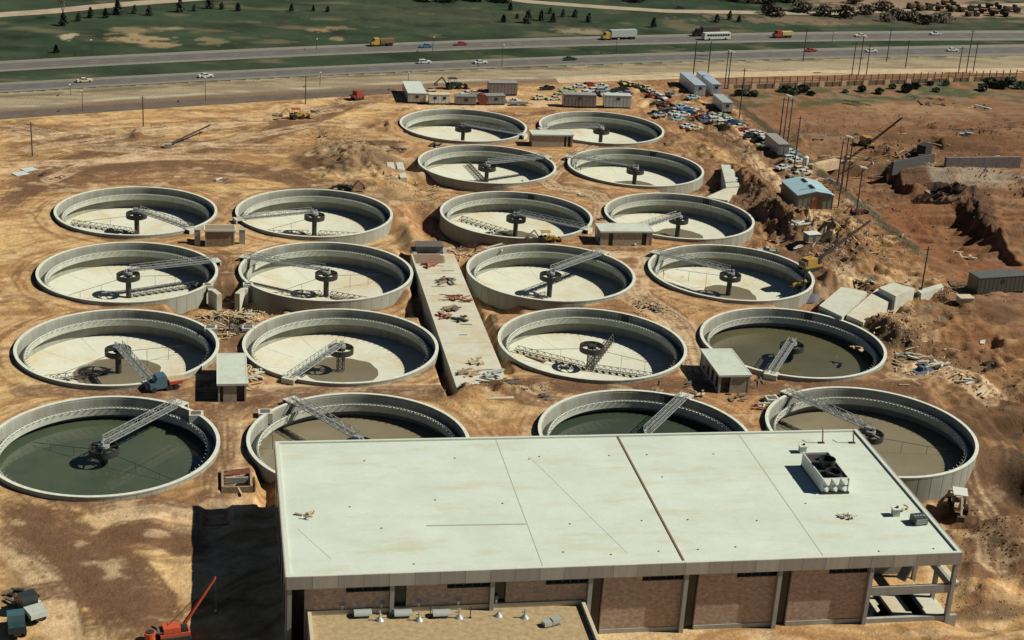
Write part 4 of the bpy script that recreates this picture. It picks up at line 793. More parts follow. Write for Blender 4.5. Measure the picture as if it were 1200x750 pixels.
# ================================================================ vehicles
glass = mat('vehicle_glass', (.02,.025,.028), .15, var=.1)
rub = mat('tyre_rubber', (.018,.018,.017), .9, var=.1)
chrome = mat('bumper_chrome', (.45,.46,.44), .3, metal=.7, var=.05)
wheel_me = MB().tube((0,-.11,0),(0,.11,0),.34,n=12).mesh('wheel', rub)
bigwheel_me = MB().tube((0,-.18,0),(0,.18,0),.52,n=12).mesh('wheel', rub)
hugewheel_me = MB().tube((0,-.35,0),(0,.35,0),.95,n=14).mesh('wheel', rub)
lamp_me = MB().box(-.03,.03,-.2,.2,-.1,.1).mesh('headlight', mat('lamp_glass', (.7,.7,.62), .2))
_cc = {}
def car_meshes(kind, col):
    k = (kind, col)
    if k in _cc: return _cc[k]
    p = paint(col)
    body = MB()
    if kind == 'pickup':
        body.side([(-2.6,.35),(2.6,.35),(2.65,.75),(2.5,.95),(1.1,1.02),(-.45,1.05),(-.5,.75),(-2.5,.75),(-2.6,.9)], 1.85)
        for s_ in (-.88,.88): body.box(-2.6,-.5,s_-.05,s_+.05,.7,1.1)
        body.box(-2.65,-2.58,-.9,.9,.5,1.1)
        cab = [(-.45,1.04),(.95,1.02),(.45,1.62),(-.35,1.62)]; roof = (-.36,.46,1.62,1.68)
    else:
        body.side([(-2.6,.42),(-2.45,.3),(2.45,.3),(2.6,.42),(2.62,.68),(2.45,.84),(1.05,.92),(-1.45,.92),(-2.45,.88),(-2.62,.72)], 1.84)
        if kind == 'wagon': cab = [(-2.3,.9),(1.0,.92),(.35,1.38),(-2.0,1.40)]; roof = (-2.02,.36,1.385,1.44)
        else: cab = [(-1.65,.9),(1.0,.92),(.3,1.36),(-.95,1.36)]; roof = (-.97,.32,1.36,1.41)
    def cabm(m_, prof, w0, w1):
        n = len(prof); z0 = min(p_[1] for p_ in prof); z1 = max(p_[1] for p_ in prof); vs = []
        for sgn in (-1,1):
            for (x,z) in prof: vs.append((x, sgn*(w0+(w1-w0)*(z-z0)/(z1-z0))/2, z))
        m_.add(vs, [tuple(range(n)), tuple(range(2*n-1,n-1,-1))]+[((i+1)%n,i,n+i,n+(i+1)%n) for i in range(n)])
        return m_
    g = cabm(MB(), cab, 1.74, 1.36)
    rf = MB().box(roof[0],roof[1],-.68,.68,roof[2],roof[3])
    rf.beam((cab[1][0],.86,.92),(cab[2][0],.68,roof[2]),.07); rf.beam((cab[1][0],-.86,.92),(cab[2][0],-.68,roof[2]),.07)
    rf.beam((cab[0][0],.86,.92),(cab[3][0],.68,roof[2]),.12); rf.beam((cab[0][0],-.86,.92),(cab[3][0],-.68,roof[2]),.12); rf.beam((-.25,.8,.95),(-.25,.69,roof[2]),.08); rf.beam((-.25,-.8,.95),(-.25,-.69,roof[2]),.08)
    bp = MB().box(2.58,2.70,-.9,.9,.38,.55); bp.box(-2.70,-2.58,-.9,.9,.38,.55)
    _cc[k] = (body.mesh('body',p), g.mesh('window_glass',glass), rf.mesh('roof',p), bp.mesh('bumpers',chrome))
    return _cc[k]
def car(loc, rz, kind, col, label, group=None, name=None, detail=True):
    t = thing(name or dict(sedan='parked_car',wagon='parked_car',pickup='pickup_truck')[kind], label, 'pickup truck' if kind == 'pickup' else 'car', loc, rz, group)
    b, g, r, bp = car_meshes(kind, col)
    link('body', b, t); link('window_glass', g, t); link('roof', r, t); link('bumpers', bp, t)
    for x in (-1.55,1.55):
        for y in (-.82,.82): link('wheel', wheel_me, t, (x,y,.34))
    if detail:
        for y in (-.6,.6): link('headlight', lamp_me, t, (2.63,y,.66))
    return t
CN = {'W':('white',(.62,.64,.58)),'C':('cream',(.62,.55,.36)),'Y':('yellow',(.60,.48,.12)),'R':('red',(.38,.05,.035)),'B':('blue',(.08,.17,.30)),'L':('light blue',(.32,.46,.50)),'G':('pale green',(.36,.44,.25)),'D':('dark green',(.035,.05,.035)),
      'K':('black',(.018,.018,.018)),'N':('brown',(.16,.08,.04)),'T':('tan',(.42,.33,.20)),'S':('silver',(.40,.41,.38)),'O':('orange',(.55,.20,.05)),'U':('dark blue',(.03,.05,.10)),'E':('grey',(.20,.20,.18))}
# lots: (phrase, heading, [(px,py,colour,kind)])
LOTS = [
 ('in the lot behind the grey trailer', 14, [(633,115,'C','s'),(649,116,'C','s'),(658,110,'G','s'),(663,106.5,'G','w'),(668.5,107.5,'G','s'),(672.5,112,'T','w'),(679.5,101.5,'W','s'),(684,109.5,'W','s'),(692,99.5,'R','w'),(693,106,'W','w'),(697,111,'K','s'),(705,101.5,'W','p'),(706,106.5,'L','w'),(711.5,111.5,'C','s'),(719,107,'D','s'),(724,112.5,'W','s'),(728,105.5,'K','s'),(733,110.5,'E','s'),(641,104,'K','p')]),
 ('in the slanting row', 100, [(731,97,'Y','s'),(737,98,'C','w'),(744,100,'Y','s'),(750,103,'G','s'),(756,105,'Y','s'),(760,108,'W','s'),(765,110,'C','s'),(770,113,'W','s'),(763,114,'R','s'),(775,117,'W','w'),(781,120,'R','p'),(785,114,'E','s'),(772,122,'S','s'),(778,125,'N','s')]),
 ('in the middle of the lot', 20, [(787,127,'K','p'),(795,130,'U','s'),(791,134,'W','s'),(799,127,'L','s'),(804,131,'B','s'),(808,134,'U','s'),(812,116,'L','s'),(767,133,'K','p'),(773,137,'S','s'),(794,141,'L','s'),(806,147,'W','s'),(815,149,'C','s'),(800,135.5,'W','s'),(783,131,'K','w'),(789,129,'C','s'),(779,128,'N','p'),(822,137,'R','s'),(827,140,'B','s'),(811,130,'W','s')]),
 ('in the row beside the fence', 12, [(831,137,'B','p'),(838,139,'W','s'),(845,137,'G','s'),(850,140,'G','s'),(847,147,'W','w'),(857,151,'U','s'),(865,152,'C','s'),(869,149,'E','s'),(873,153,'R','s'),(876,156,'W','s'),(884,155,'W','w'),(889,157,'W','s'),(881,161,'D','s'),(890,163,'K','s'),(895,167,'G','s'),(852,143.5,'W','s'),(861,148,'B','s'),(880,158,'K','s'),(886,160.5,'C','s'),(899,164,'W','s'),(893,160,'W','s'),(903,170,'W','s'),(838,143,'W','w')]),
 ('near the box trailer by the fence', 20, [(907,174,'W','s'),(930,183,'L','s'),(934,190,'W','s'),(928,176,'S','s'),(938,199,'C','w'),(917,199,'W','s'),(912,178,'R','s'),(924,180,'W','s'),(926,188,'W','w'),(919,193,'B','s'),(926,198,'W','s'),(932,207,'T','p'),(942,204,'W','s')]),
 ('among the site trailers', 12, [(495,108,'W','s'),(503,109,'W','w'),(547,110,'W','s'),(557,110,'C','s'),(565,109,'K','s'),(570,108,'W','s'),(488,99.5,'L','s'),(602,119,'W','p')]),
]
KD = {'s':'sedan','w':'wagon','p':'pickup'}
for phr, hd, L in LOTS:
    L = sorted(L, key=lambda c: c[0]); cnt = {}
    for px_,py_,cc,kd in L: cnt[(cc,kd)] = cnt.get((cc,kd),0)+1
    seen = {}
    for px_,py_,cc,kd in L:
        seen[(cc,kd)] = seen.get((cc,kd),0)+1
        P = at(px_,py_+1.2); P.z = gz(P.x,P.y)
        o_ = '' if cnt[(cc,kd)] == 1 else ORD[seen[(cc,kd)]-1]+' '
        lab = (o_+CN[cc][0]+' '+{'s':'sedan','w':'station wagon','p':'pickup'}[kd]+(' from the left' if o_ else '')+' '+phr)
        car(P, math.radians(hd+random.choice((0,180))+random.uniform(-9,9)), KD[kd], CN[cc][1], lab, 'cars parked '+('in the site lot'))
# road traffic
def road_heading(x): return math.atan((quad(Q['EBt'],x+5)-quad(Q['EBt'],x-5))/10)
RC = [(241,89.5,'W','s','white car on the near carriageway at the left of the motorway'),(99,95,'C','s','cream car leftmost on the near carriageway'),(497,73,'W','w','white station wagon on the near carriageway above the site trailers'),(563,73.5,'W','s','silvery white car on the near carriageway right of the white wagon'),
      (668,69.5,'D','s','dark green car on the near carriageway in mid picture'),(499,54.5,'B','s','blue car on the far carriageway left of the red one'),(540,52,'R','s','red car on the far carriageway right of the blue one'),
      (950,59.5,'R','s','red and white car on the near carriageway right of centre'),(1021,60,'W','s','white car on the near carriageway beside the tall poles'),(1116,59,'W','s','white car on the near carriageway at the right'),(1008,42,'W','s','white car on the far carriageway beside the tall poles'),(1096,40,'W','p','white pickup on the far carriageway at the right'),(796,10,'K','s','dark car on the distant track at the top')]
for px_,py_,cc,kd,lb in RC:
    P = at(px_,py_+1,-.79); car(P, road_heading(P.x)+(math.pi if py_ < 58 else 0), KD[kd], CN[cc][1], lb, 'traffic on the motorway', 'car')
def box_truck(px_, py_, lb, Lc, cab_c, box_c, name='semi_truck', cat='truck', hd=None, boxm=None, z=-.79, h=3.9):
    P = at(px_,py_,z) if z is not None else atg(px_,py_); t = thing(name, lb, cat, P, hd if hd is not None else road_heading(P.x))
    MB().box(-Lc/2,Lc/2-2.8,-1.25,1.25,1.15,h).build('cargo_box', boxm or paint(box_c), t)
    MB().box(-Lc/2,Lc/2+.2,-.5,.5,.75,1.1).build('chassis', steel_d, t)
    MB().side([(Lc/2-2.4,.6),(Lc/2+.9,.6),(Lc/2+.9,1.7),(Lc/2-.1,1.9),(Lc/2-.5,3.0),(Lc/2-2.3,3.1)],2.3).build('cab', paint(cab_c), t)
    MB().box(Lc/2-.42,Lc/2-.2,-1.0,1.0,1.95,2.75).build('windscreen', glass, t)
    for x in (-Lc/2+1.2,-Lc/2+2.4,Lc/2-2.6,Lc/2+.2):
        for y in (-1.05,1.05): link('wheel', bigwheel_me, t, (x,y,.52))
    return t
box_truck(726,46,'long silver semi trailer with a yellow cab on the far carriageway',14.5,(.5,.33,.05),(.42,.46,.42),hd=road_heading(150)+math.pi)
t = thing('bus', 'white bus in the near lane of the far carriageway beside the dark box truck', 'bus', at(839,46.5,-.79), road_heading(200)+math.pi)
MB().side([(-6.2,.5),(6.2,.5),(6.3,1.5),(6.0,3.0),(-6.1,3.05)],2.5).build('body', paint((.6,.64,.56)), t)
for s_ in (-1.26,1.26):
    for i in range(9): MB().box(-5.6+i*1.2,-4.6+i*1.2,s_-.02,s_+.02,1.7,2.55).build('window', glass, t)
for x in (-3.8,3.9):
    for y in (-1.1,1.1): link('wheel', bigwheel_me, t, (x,y,.52))
box_truck(828,42,'dark box truck passing behind the white bus on the far carriageway',11,(.03,.03,.03),(.09,.075,.055),hd=road_heading(200)+math.pi)
box_truck(918,44,'red and yellow stake truck with a tan load on the far carriageway',8,(.4,.05,.03),(.55,.45,.15),hd=road_heading(240)+math.pi,h=2.6)
box_truck(449,53.5,'brown and yellow dump truck on the far carriageway at the left',8.5,(.5,.34,.05),(.20,.13,.06),hd=road_heading(60)+math.pi,h=2.7)
# ---------------------------------------------------------------- trailers
def trailer(lb, p0, p1, depth, h, col, colroof, wins=2, z=None, name='office_trailer', cat='trailer', boxm=None, rot=None):
    A_, B_ = (atg(*p0), atg(*p1)); d = (B_-A_); L = d.length; rz = math.atan2(d.y,d.x) if rot is None else rot; c = (A_+B_)/2
    nrm = Vector((-math.sin(rz),math.cos(rz),0)); c = c+nrm*depth/2; c.z = min(A_.z,B_.z)
    t = thing(name, lb, cat, tuple(c), rz)
    MB().box(-L/2,L/2,-depth/2,depth/2,.6,h).build('body', paint(col), t)
    MB().box(-L/2-.1,L/2+.1,-depth/2-.1,depth/2+.1,h,h+.15).build('roof', mat('trailer_roof_%d'%int(colroof[0]*100), colroof, .5, var=.12, scale=.7), t)
    for i in range(int(L//1.2)): MB().box(-L/2+.6+i*1.2-.04,-L/2+.6+i*1.2+.04,-depth/2-.04,-depth/2,.7,h-.1).build('seam_rib', paint(tuple(x*.8 for x in col)), t)
    for i in range(wins):
        x = -L/2+L*(i+.6)/(wins+.2); MB().box(x-.55,x+.55,-depth/2-.07,-depth/2-.01,h-1.5,h-.6).build('window', glass, t)
    MB().box(L/2,L/2+.05,-.45,.45,.7,h-.35).build('door', steel_m, t); MB().box(-L/2+.1,L/2-.1,-depth/2+.2,depth/2-.2,.1,.6).build('skirt', steel_d, t)
    for x in (-L/4,-L/4+.9):
        for y in (-depth/2+.1,depth/2-.1): link('wheel', wheel_me, t, (x,y,.34))
    return t
WH = (.55,.60,.54); GY = (.24,.235,.21)
trailer('large white site trailer with a pale roof at the left end of the trailer row',(478,121.5),(499,121.5),17,3.4,(.40,.40,.35),(.58,.63,.54),1,rot=.0)
trailer('small bright white trailer with two windows next to the large white one',(503,123),(527,123),3.2,3.4,(.60,.64,.56),(.62,.52,.36),2)
trailer('grey trailer in the row, left of the round red tank',(534,123.5),(558,124),3.5,3.0,(.21,.21,.185),(.20,.20,.18),1)
trailer('grey trailer in the row, right of the round red tank',(570,123.5),(592,123.5),3.5,3.2,(.21,.21,.185),(.26,.26,.23),1)
trailer('long brown-grey trailer standing behind the grey trailer row',(573,112),(606,112.5),3.5,4.4,(.22,.20,.175),(.30,.28,.25),0)
trailer('long grey ribbed box trailer in front of the crowded car lot',(660,126),(698,127),3.6,4.4,(.25,.23,.20),(.30,.28,.26),1)
trailer('white-green box trailer right of the long grey ribbed one',(708,127),(739,127.5),3.6,4.4,(.50,.56,.50),(.50,.55,.50),1)
trailer('silver trailer seen end-on, left of the pair by the tall poles',(814.5,112.5),(825,113.5),20,4.2,(.48,.52,.50),(.34,.42,.47),1,rot=0.0)
trailer('silver trailer seen end-on, right of the pair by the tall poles',(833.5,112),(844,113),20,4.2,(.48,.52,.50),(.34,.42,.47),1,rot=0.0)
trailer('white and silver trailer seen end-on, nearest the wall corner of the car lot',(846,132),(858,132.5),12,3.6,(.50,.52,.47),(.36,.40,.40),1,rot=0.0)
trailer('dark-sided box trailer seen end-on by the fence at the end of the car row',(911,183),(924,184),13,3.8,(.30,.30,.27),(.30,.29,.25),0,rot=0.0)
trailer('grey shed trailer at the far right edge of the works',(1146,341),(1200,343.5),4.5,4.5,(.07,.075,.062),(.10,.11,.095),1)
P = atg(565,122.5); t = thing('round_tank', 'round red fuel tank between the two grey trailers', 'fuel tank', P); MB().tube((0,-1,1.9),(0,2,1.9),1.7,n=18).build('drum', paint((.22,.05,.04)), t, True); MB().box(-1.4,1.4,-.8,1.8,0,.5).build('cradle', steel_d, t)
# portable things
def flat_rack(px_,py_,lb,hd): 
    P = atg(px_,py_); t = thing('flatbed_trailer', lb, 'trailer', P, hd); MB().box(-3.5,3.5,-1.1,1.1,.7,.85).build('deck', steel_m, t); [link('wheel', wheel_me, t, (x,y,.34)) for x in (-2.4,-1.4) for y in (-.9,.9)]; MB().beam((3.5,0,.6),(5,0,.4),.15).build('drawbar', steel_m, t)
flat_rack(608,123.5,'low flatbed trailer right of the grey site trailers',.2)
# blue-roofed store
P0, P1_ = (157.5,397.6), (168.0,411.5); cx, cy = 162.7, 404.5; gb = gz(cx,cy)
t = thing('metal_store', 'gabled metal shed with pale blue roof and orange door beside the long fence', 'shed', (cx,cy,gb))
hw, hd2 = 5.2, 6.9; wm = mat('green_grey_cladding', (.20,.23,.18), .6, var=.1); br_ = mat('blue_metal_roof', (.34,.50,.52), .5, var=.07, scale=.5)
MB().box(-hw,hw,-hd2,hd2,-1,4.0).build('walls', wm, t)
MB().prism([(-hw,-hd2),(hw,-hd2),(hw,hd2),(-hw,hd2)],4.0,4.02).build('eaves', wm, t)
for s_ in (-1,1):
    m = MB(); m.add([(s_*(hw+.3),-hd2-.3,3.9),(0,-hd2-.3,5.1),(0,hd2+.3,5.1),(s_*(hw+.3),hd2+.3,3.9),(s_*(hw+.3),-hd2-.3,4.05),(0,-hd2-.3,5.25),(0,hd2+.3,5.25),(s_*(hw+.3),hd2+.3,4.05)],[(0,1,2,3),(7,6,5,4),(0,4,5,1),(1,5,6,2),(2,6,7,3),(3,7,4,0)]); m.build('roof_slope', br_, t)
m = MB(); m.add([(-hw,-hd2,4.0),(hw,-hd2,4.0),(0,-hd2,5.08),(-hw,-hd2+.05,4.0),(hw,-hd2+.05,4.0),(0,-hd2+.05,5.08)],[(0,1,2),(5,4,3)]); m.build('gable', wm, t)
for y in (-3,3): MB().box(-.35,.35,y-1.6,y+1.6,5.2,5.5).build('ridge_vent', steel_d, t)
MB().box(-1.0,.5,-hd2-.1,-hd2-.02,0,3.4).build('door', mat('orange_door', (.42,.20,.08), .7, var=.2), t); MB().box(.55,1.8,-hd2-.1,-hd2-.02,0,3.4).build('door', mat('brown_door', (.22,.13,.07), .7), t)
for i in range(8): MB().box(-hw+.4+i*1.4,-hw+.5+i*1.4,-hd2-.06,-hd2,0,3.9).build('cladding_rib', wm, t) if not (4 < .4+i*1.4 < 7.2) else None
# ---------------------------------------------------------------- poles
wood = mat('pole_wood', (.045,.035,.028), .9, var=.2)
def pole(bx, by, tx_, ty_, lb, grp='tall poles on the site', lamp=None, r=.2, z=None):
    P = atg(bx,by) if z is None else at(bx,by,z); h = height_to(P, ty_)
    t = thing('utility_pole' if not lamp else 'lamp_pole', lb, 'pole', P, 0, grp); MB().tube((0,0,-.5),(0,0,h),r,r*.75,n=6).build('shaft', wood, t)
    if lamp == 'flood': MB().obox((0,0,h),(2.6,1.2,.35),.2,0,.25).build('floodlight_bank', c_light, t)
    elif lamp == 'street': MB().beam((0,0,h-.1),(0,-2,h+.2),.12).build('arm', steel_g, t); MB().obox((0,-2.2,h+.2),(.5,1.0,.25)).build('lamp_head', wp, t)
    else: MB().beam((-1.0,0,h-.7),(1.0,0,h-.7),.12).build('crossarm', wood, t)
    return t, h
for (bx,by,ty_,lb,lamp) in ((849,104,60,'left pole of the floodlight pair above the car lot',None),(852.5,104,60,'floodlight pole with a pale lamp bank above the car lot','flood'),
  (866,140,80,'thin pole right of the white and silver end-on trailer',None),(941,72,33,'tall pole standing against the far carriageway right of the stake truck',None),
  (998,89,49,'left of the three tall poles by the red car',None),(1006,88,42,'middle of the three tall poles by the red car','flood'),(1015,88,52,'right of the three tall poles by the red car',None),(1039,72,33,'single tall pole right of the group of three',None),(1061,79,47,'pole between the single pole and the far right group',None),
  (1123,86,55,'left pole of the far right group',None),(1132,86,35,'tallest pole of the far right group',None),(1140,86,49,'right pole of the far right group',None),
  (913,163,114,'left post of the floodlight tower by the box trailer',None),(918,164,112,'middle post of the floodlight tower by the box trailer','flood'),(923,165,115,'right post of the floodlight tower by the box trailer',None),(930,200,136,'leaning-looking pole right of the box trailer',None),
  (981,217,165,'left post of the floodlight tower right of the blue shed',None),(986,222,160,'middle post of the floodlight tower right of the blue shed','flood'),(991,224,163,'right post of the floodlight tower right of the blue shed',None),(982,243,182,'pole at the right corner of the blue shed',None),
  (1004,246,196,'pole with dark equipment at its foot by the fence','flood'),(1079,345,289,'lone pole behind the concrete channel boxes',None),
  (38,183,143,'left pole on the sandy ground at the far left',None),(168,148,112,'pole beside the small dark mound at the left',None),(358,122,88,'pole behind the red and yellow machine',None),(940,345,345-30,'short pole by the yellow crane',None)):
    pole(bx,by,0,ty_,lb,'tall poles on the site',lamp)
t = thing('twin_pole_frame','H-shaped pair of poles with cross rails behind the silver trailers','pole frame',atg(812,91)); P2 = atg(829,92)-atg(812,91); h = height_to(atg(812,91),48)
MB().tube((0,0,-.5),(0,0,h),.2,n=6).build('post',wood,t); MB().tube((P2.x,P2.y,-.5),(P2.x,P2.y,h),.2,n=6).build('post',wood,t)
for f in (.72,.62,.52): MB().beam((0,0,h*f),(P2.x,P2.y,h*f),.16).build('rail',wood,t)
for i,(bx,by,ty_) in enumerate(((108,64,46),(83,111,98),(241,119,90),(371,58,45),(375,101,84),(507,60,43),(588,78,52),(478,105,84),(722,62,45),(975,50,38),(704,78,56),(97,130,105))):
    if i in (10,): continue
    t_,_ = pole(bx,by,0,ty_,'x','street lights along the motorway','street',.11)
SL = sorted([o for o in bpy.data.objects if o.get('group') == 'street lights along the motorway'], key=lambda o: pix(o.location)[0])
for i,o in enumerate(SL): o['label'] = ORD[i]+' slim street light from the left along the motorway'; o['category'] = 'street light'; o.name = 'street_light'
# ---------------------------------------------------------------- soldier-pile wall and chain-link fence
A_ = at(853,105); B_ = at(1190,94); d = B_-A_; nP = 40; t = thing('pile_wall','long low retaining wall of upright posts with pale lagging along the haul road','retaining wall',tuple(A_)); 
pm = MB().box(-.13,.13,-.15,.15,-2,4.2).mesh('post', mat('old_post',(.13,.095,.06),.9,var=.3)); lg = MB(); L = d.length; ux = d.normalized()
for i in range(nP+1): link('post', pm, t, (d.x*i/nP,d.y*i/nP,random.uniform(-.3,.1)), math.atan2(d.y,d.x))
lw = L/nP; rz = math.atan2(d.y,d.x)
lm = [MB().box(.3,lw-.3,.1,.35,-1,1.6).mesh('lagging_board', c) for c in (tan, mat('dark_timber',(.14,.10,.06),.9,var=.25))]; lm2 = MB().box(.3,lw-.3,.1,.22,2.2,2.4).mesh('waler', MATS['old_post'])
for i in range(nP): link('lagging_board', lm[1 if i%3 else 0], t, (d.x*i/nP,d.y*i/nP,0), rz); link('waler', lm2, t, (d.x*i/nP,d.y*i/nP,0), rz)
t = thing('chain_link_fence','long chain-link fence running from the car lot towards the right foreground','fence',(176.3,440,-.85)); pst = MB().tube((0,0,-.5),(0,0,2.3),.06,n=5).mesh('post', steel_g)
for i in range(50): link('post', pst, t, (random.uniform(-.1,.1),-82+i*3.35,gz(176.3,358+i*3.35)+.85))
for i in range(49):
    y0_, y1_ = -82+i*3.35, -82+(i+1)*3.35; z0_, z1_ = gz(176.3,358+i*3.35)+.85, gz(176.3,358+(i+1)*3.35)+.85; m = MB()
    m.beam((0,y0_,z0_+2.25),(0,y1_,z1_+2.25),.05); m.beam((0,y0_,z0_+.1),(0,y1_,z1_+.1),.04)
    for k in range(8):
        f0, f1 = k/8, (k+1)/8; m.beam((0,y0_+(y1_-y0_)*f0,z0_+.1),(0,y0_+(y1_-y0_)*f1,z0_+2.2),.03); m.beam((0,y0_+(y1_-y0_)*f1,z0_+.1),(0,y0_+(y1_-y0_)*f0,z0_+2.2),.03)
    stuff(m.build('wire_mesh', steel_m, t))
# ---------------------------------------------------------------- machines
yel = mat('machine_yellow', (.42,.25,.04), .6, var=.25, scale=1.5); red = mat('machine_red', (.34,.04,.03), .6, var=.25); org = mat('crane_orange', (.50,.085,.03), .6, var=.2)
def crane(lb, px_, py_, tip, body_m, boom_m, cat='crane', name='mobile_crane', hz=14, back=None, sz=1.0):
    P = atg(px_,py_); t = thing(name, lb, cat, P)
    T = at(tip[0],tip[1],P.z+hz)-P; rz = math.atan2(T.y,T.x); t.rotation_euler[2] = rz; Lh = math.hypot(T.x,T.y)
    MB().box(-3*sz,2.6*sz,-1.3*sz,1.3*sz,.9,1.5).build('carrier', body_m, t); MB().box(-2.4*sz,.8*sz,-1.2*sz,1.2*sz,1.6,3.2*sz).build('machine_house', body_m, t); MB().side([(.9*sz,1.6),(2.3*sz,1.6),(2.1*sz,3.0*sz),(.9*sz,3.2*sz)],1.1*sz,-.6*sz).build('cab', glass, t)
    for s_ in (-1.35*sz,1.35*sz): MB().side([(-3.1*sz,.5),(-2.7*sz,0),(2.4*sz,0),(2.8*sz,.5),(2.4*sz,1.0),(-2.7*sz,1.0)],.5,s_).build('track', steel_d, t)
    m = MB(); a = Vector((1.5*sz,.3,1.9)); b = Vector((Lh,.3,hz)); n = 12; dd = (b-a)/n; w0 = .55*sz
    for (oy,oz) in ((-1,-1),(1,-1),(1,1),(-1,1)): m.beam(a+Vector((0,oy*w0*.6,oz*w0*.5)), b+Vector((0,oy*w0*.25,oz*w0*.25)), .13)
    for i in range(n):
        p = a+dd*i; q2 = a+dd*(i+1); f = w0*(.6-.03*i)
        for oy in (-1,1): m.beam(p+Vector((0,oy*f,-f)), q2+Vector((0,oy*f,f)),.09)
        m.beam(p+Vector((0,-f,f)), q2+Vector((0,f,f)),.09)
    m.build('boom', boom_m, t)
    m = MB(); m.beam((-1.5*sz,0,3.2*sz),tuple(b),.06); m.beam((Lh,.3,hz),(Lh+.05,.3,max(3,hz*.4)),.05); m.build('cable', steel_d, t); MB().box(Lh-.2,Lh+.3,.1,.5,max(2.4,hz*.4-.6),max(3,hz*.4)).build('hook_block', steel_d, t)
    MB().box(-3.4*sz,-2.4*sz,-1.1*sz,1.1*sz,1.7,2.6*sz).build('counterweight', steel_m, t)
    return t
crane('orange lattice crane at the bottom edge left of the big building shadow',206,749,(253,678),org,org,hz=9,sz=.75)
crane('yellow crawler crane whose long dark boom points up right, below the blue shed',950,316,(1021,259),yel,wood,hz=10)
crane('yellow crane with a dark boom raised right in the excavation beyond the fence',1016,172,(1056,138),yel,wood,hz=14)
P = atg(205,752); t = thing('orange_barrel','round orange drum beside the orange crane at the bottom edge','drum',at(176,750)); MB().tube((0,0,0),(0,0,1.3),.8,n=14).build('shell',org,t); MB().tube((0,0,1.3),(0,0,1.4),.6,n=14).build('lid',steel_d,t)
def backhoe(lb, px_, py_, rz, m_, sz=1.0, canopy=True, roofm=None):
    P = atg(px_,py_); t = thing('backhoe_loader', lb, 'excavator', P, rz)
    MB().side([(-1.6*sz,.7*sz),(2.0*sz,.7*sz),(2.1*sz,1.5*sz),(.6*sz,1.6*sz),(-1.6*sz,1.2*sz)],1.1*sz).build('body', m_, t)
    if canopy:
        for x in (-1.1,.5):
            for y in (-.6,.6): MB().beam((x*sz,y*sz,1.3*sz),(x*sz,y*sz,2.6*sz),.1).build('canopy_post', steel_d, t)
        MB().box(-1.4*sz,.8*sz,-.85*sz,.85*sz,2.6*sz,2.72*sz).build('canopy', roofm or m_, t)
    MB().box(-.6*sz,0,-.3*sz,.3*sz,1.2*sz,1.7*sz).build('seat', steel_d, t)
    m = MB(); m.beam((1.6*sz,.6*sz,1.2*sz),(3.3*sz,.6*sz,.7*sz),.22*sz); m.beam((1.6*sz,-.6*sz,1.2*sz),(3.3*sz,-.6*sz,.7*sz),.22*sz); m.build('lift_arm', m_, t)
    MB().side([(3.2*sz,.1*sz),(4.2*sz,.05*sz),(3.5*sz,.35*sz),(3.4*sz,1.1*sz),(3.2*sz,1.1*sz)],2.1*sz).build('bucket', m_, t)
    m = MB(); m.beam((-1.6*sz,0,1.0*sz),(-3.0*sz,0,3.0*sz),.28*sz); m.beam((-3.0*sz,0,3.0*sz),(-4.6*sz,0,1.6*sz),.22*sz); m.build('digging_boom', m_, t); MB().box(-4.9*sz,-4.2*sz,-.4*sz,.4*sz,.9*sz,1.6*sz).build('digging_bucket', steel_m, t)
    for (x,wm_,r) in ((-1.0,hugewheel_me,.75),(1.3,bigwheel_me,.95)):
        for y in (-.85,.85): o = link('wheel', wm_, t, (x*sz,y*sz,(.95*.75 if x < 0 else .5)*sz)); o.scale = (r*sz,)*3
    return t
backhoe('yellow backhoe parked at the near rim between two right-hand tanks',640,284,.1,yel,1.1)
backhoe('loader with a white canopy in the shade right of the muddy corner tank',1121,598,1.2,mat('dusty_cream',(.42,.36,.22),.7,var=.4,scale=3),1.5,True,wp)
backhoe('red and yellow machine on the sand at the upper left',348,139,.4,yel,1.2,True,red)
backhoe('dark machine with a raised arm behind the site trailers',531,104,.2,steel_d,1.4)
backhoe('yellow machine beside the concrete channel boxes',943,340,2.2,yel,.9)
backhoe('dark red tractor in the middle of the parked cars',820,142,.9,mat('maroon',(.13,.035,.025),.6,var=.3),1.3)
backhoe('small dark digger beside the orange-tanned excavation edge',1004,252,.4,mat('maroon',(.13,.035,.025)),1.0,False)
backhoe('dark tracked machine on the bare ground behind the rear left tank',405,224,2.9,steel_d,1.1,False)
t = box_truck(196,455,'blue-cabbed truck with a red bed loaded with timber between the near left tanks',5.4,(.07,.13,.16),(.38,.05,.035),'flatbed_truck','truck',math.radians(200),z=-.75,h=1.7)
for i in range(6): MB().box(-4.6+random.random(),-.2,-1.1+i*.38,-.85+i*.38,1.72,1.9).build('timber', MATS['fresh_timber'], t)
t = box_truck(38,722,'white-backed dump truck loaded with rubble at the bottom left corner',5.6,(.03,.04,.04),(.45,.48,.42),'dump_truck','truck',math.radians(118),z=-.8,h=1.9)
t2 = box_truck(20,742,'teal pickup-sized truck beside the dump truck at the bottom left corner',4,(.05,.12,.13),(.03,.03,.03),'service_truck','truck',math.radians(100),z=-.8,h=1.4)
car(atg(1079,438), .5, 'pickup', (.10,.16,.22), 'blue and white pickup among the pipes right of the olive water tank', None)
car(atg(1133,160), 2.6, 'wagon', (.35,.42,.42), 'small pale truck on the bare red ground beyond the fence', None)
car(atg(899,297), 3.0, 'pickup', (.5,.5,.42), 'pale pickup beside the yellow crane', None)
t = box_truck(417,117,'small red dump truck on the sand track above the bank',3.6,(.3,.05,.03),(.26,.05,.04),'dump_truck','truck',.6,z=None,h=1.8)
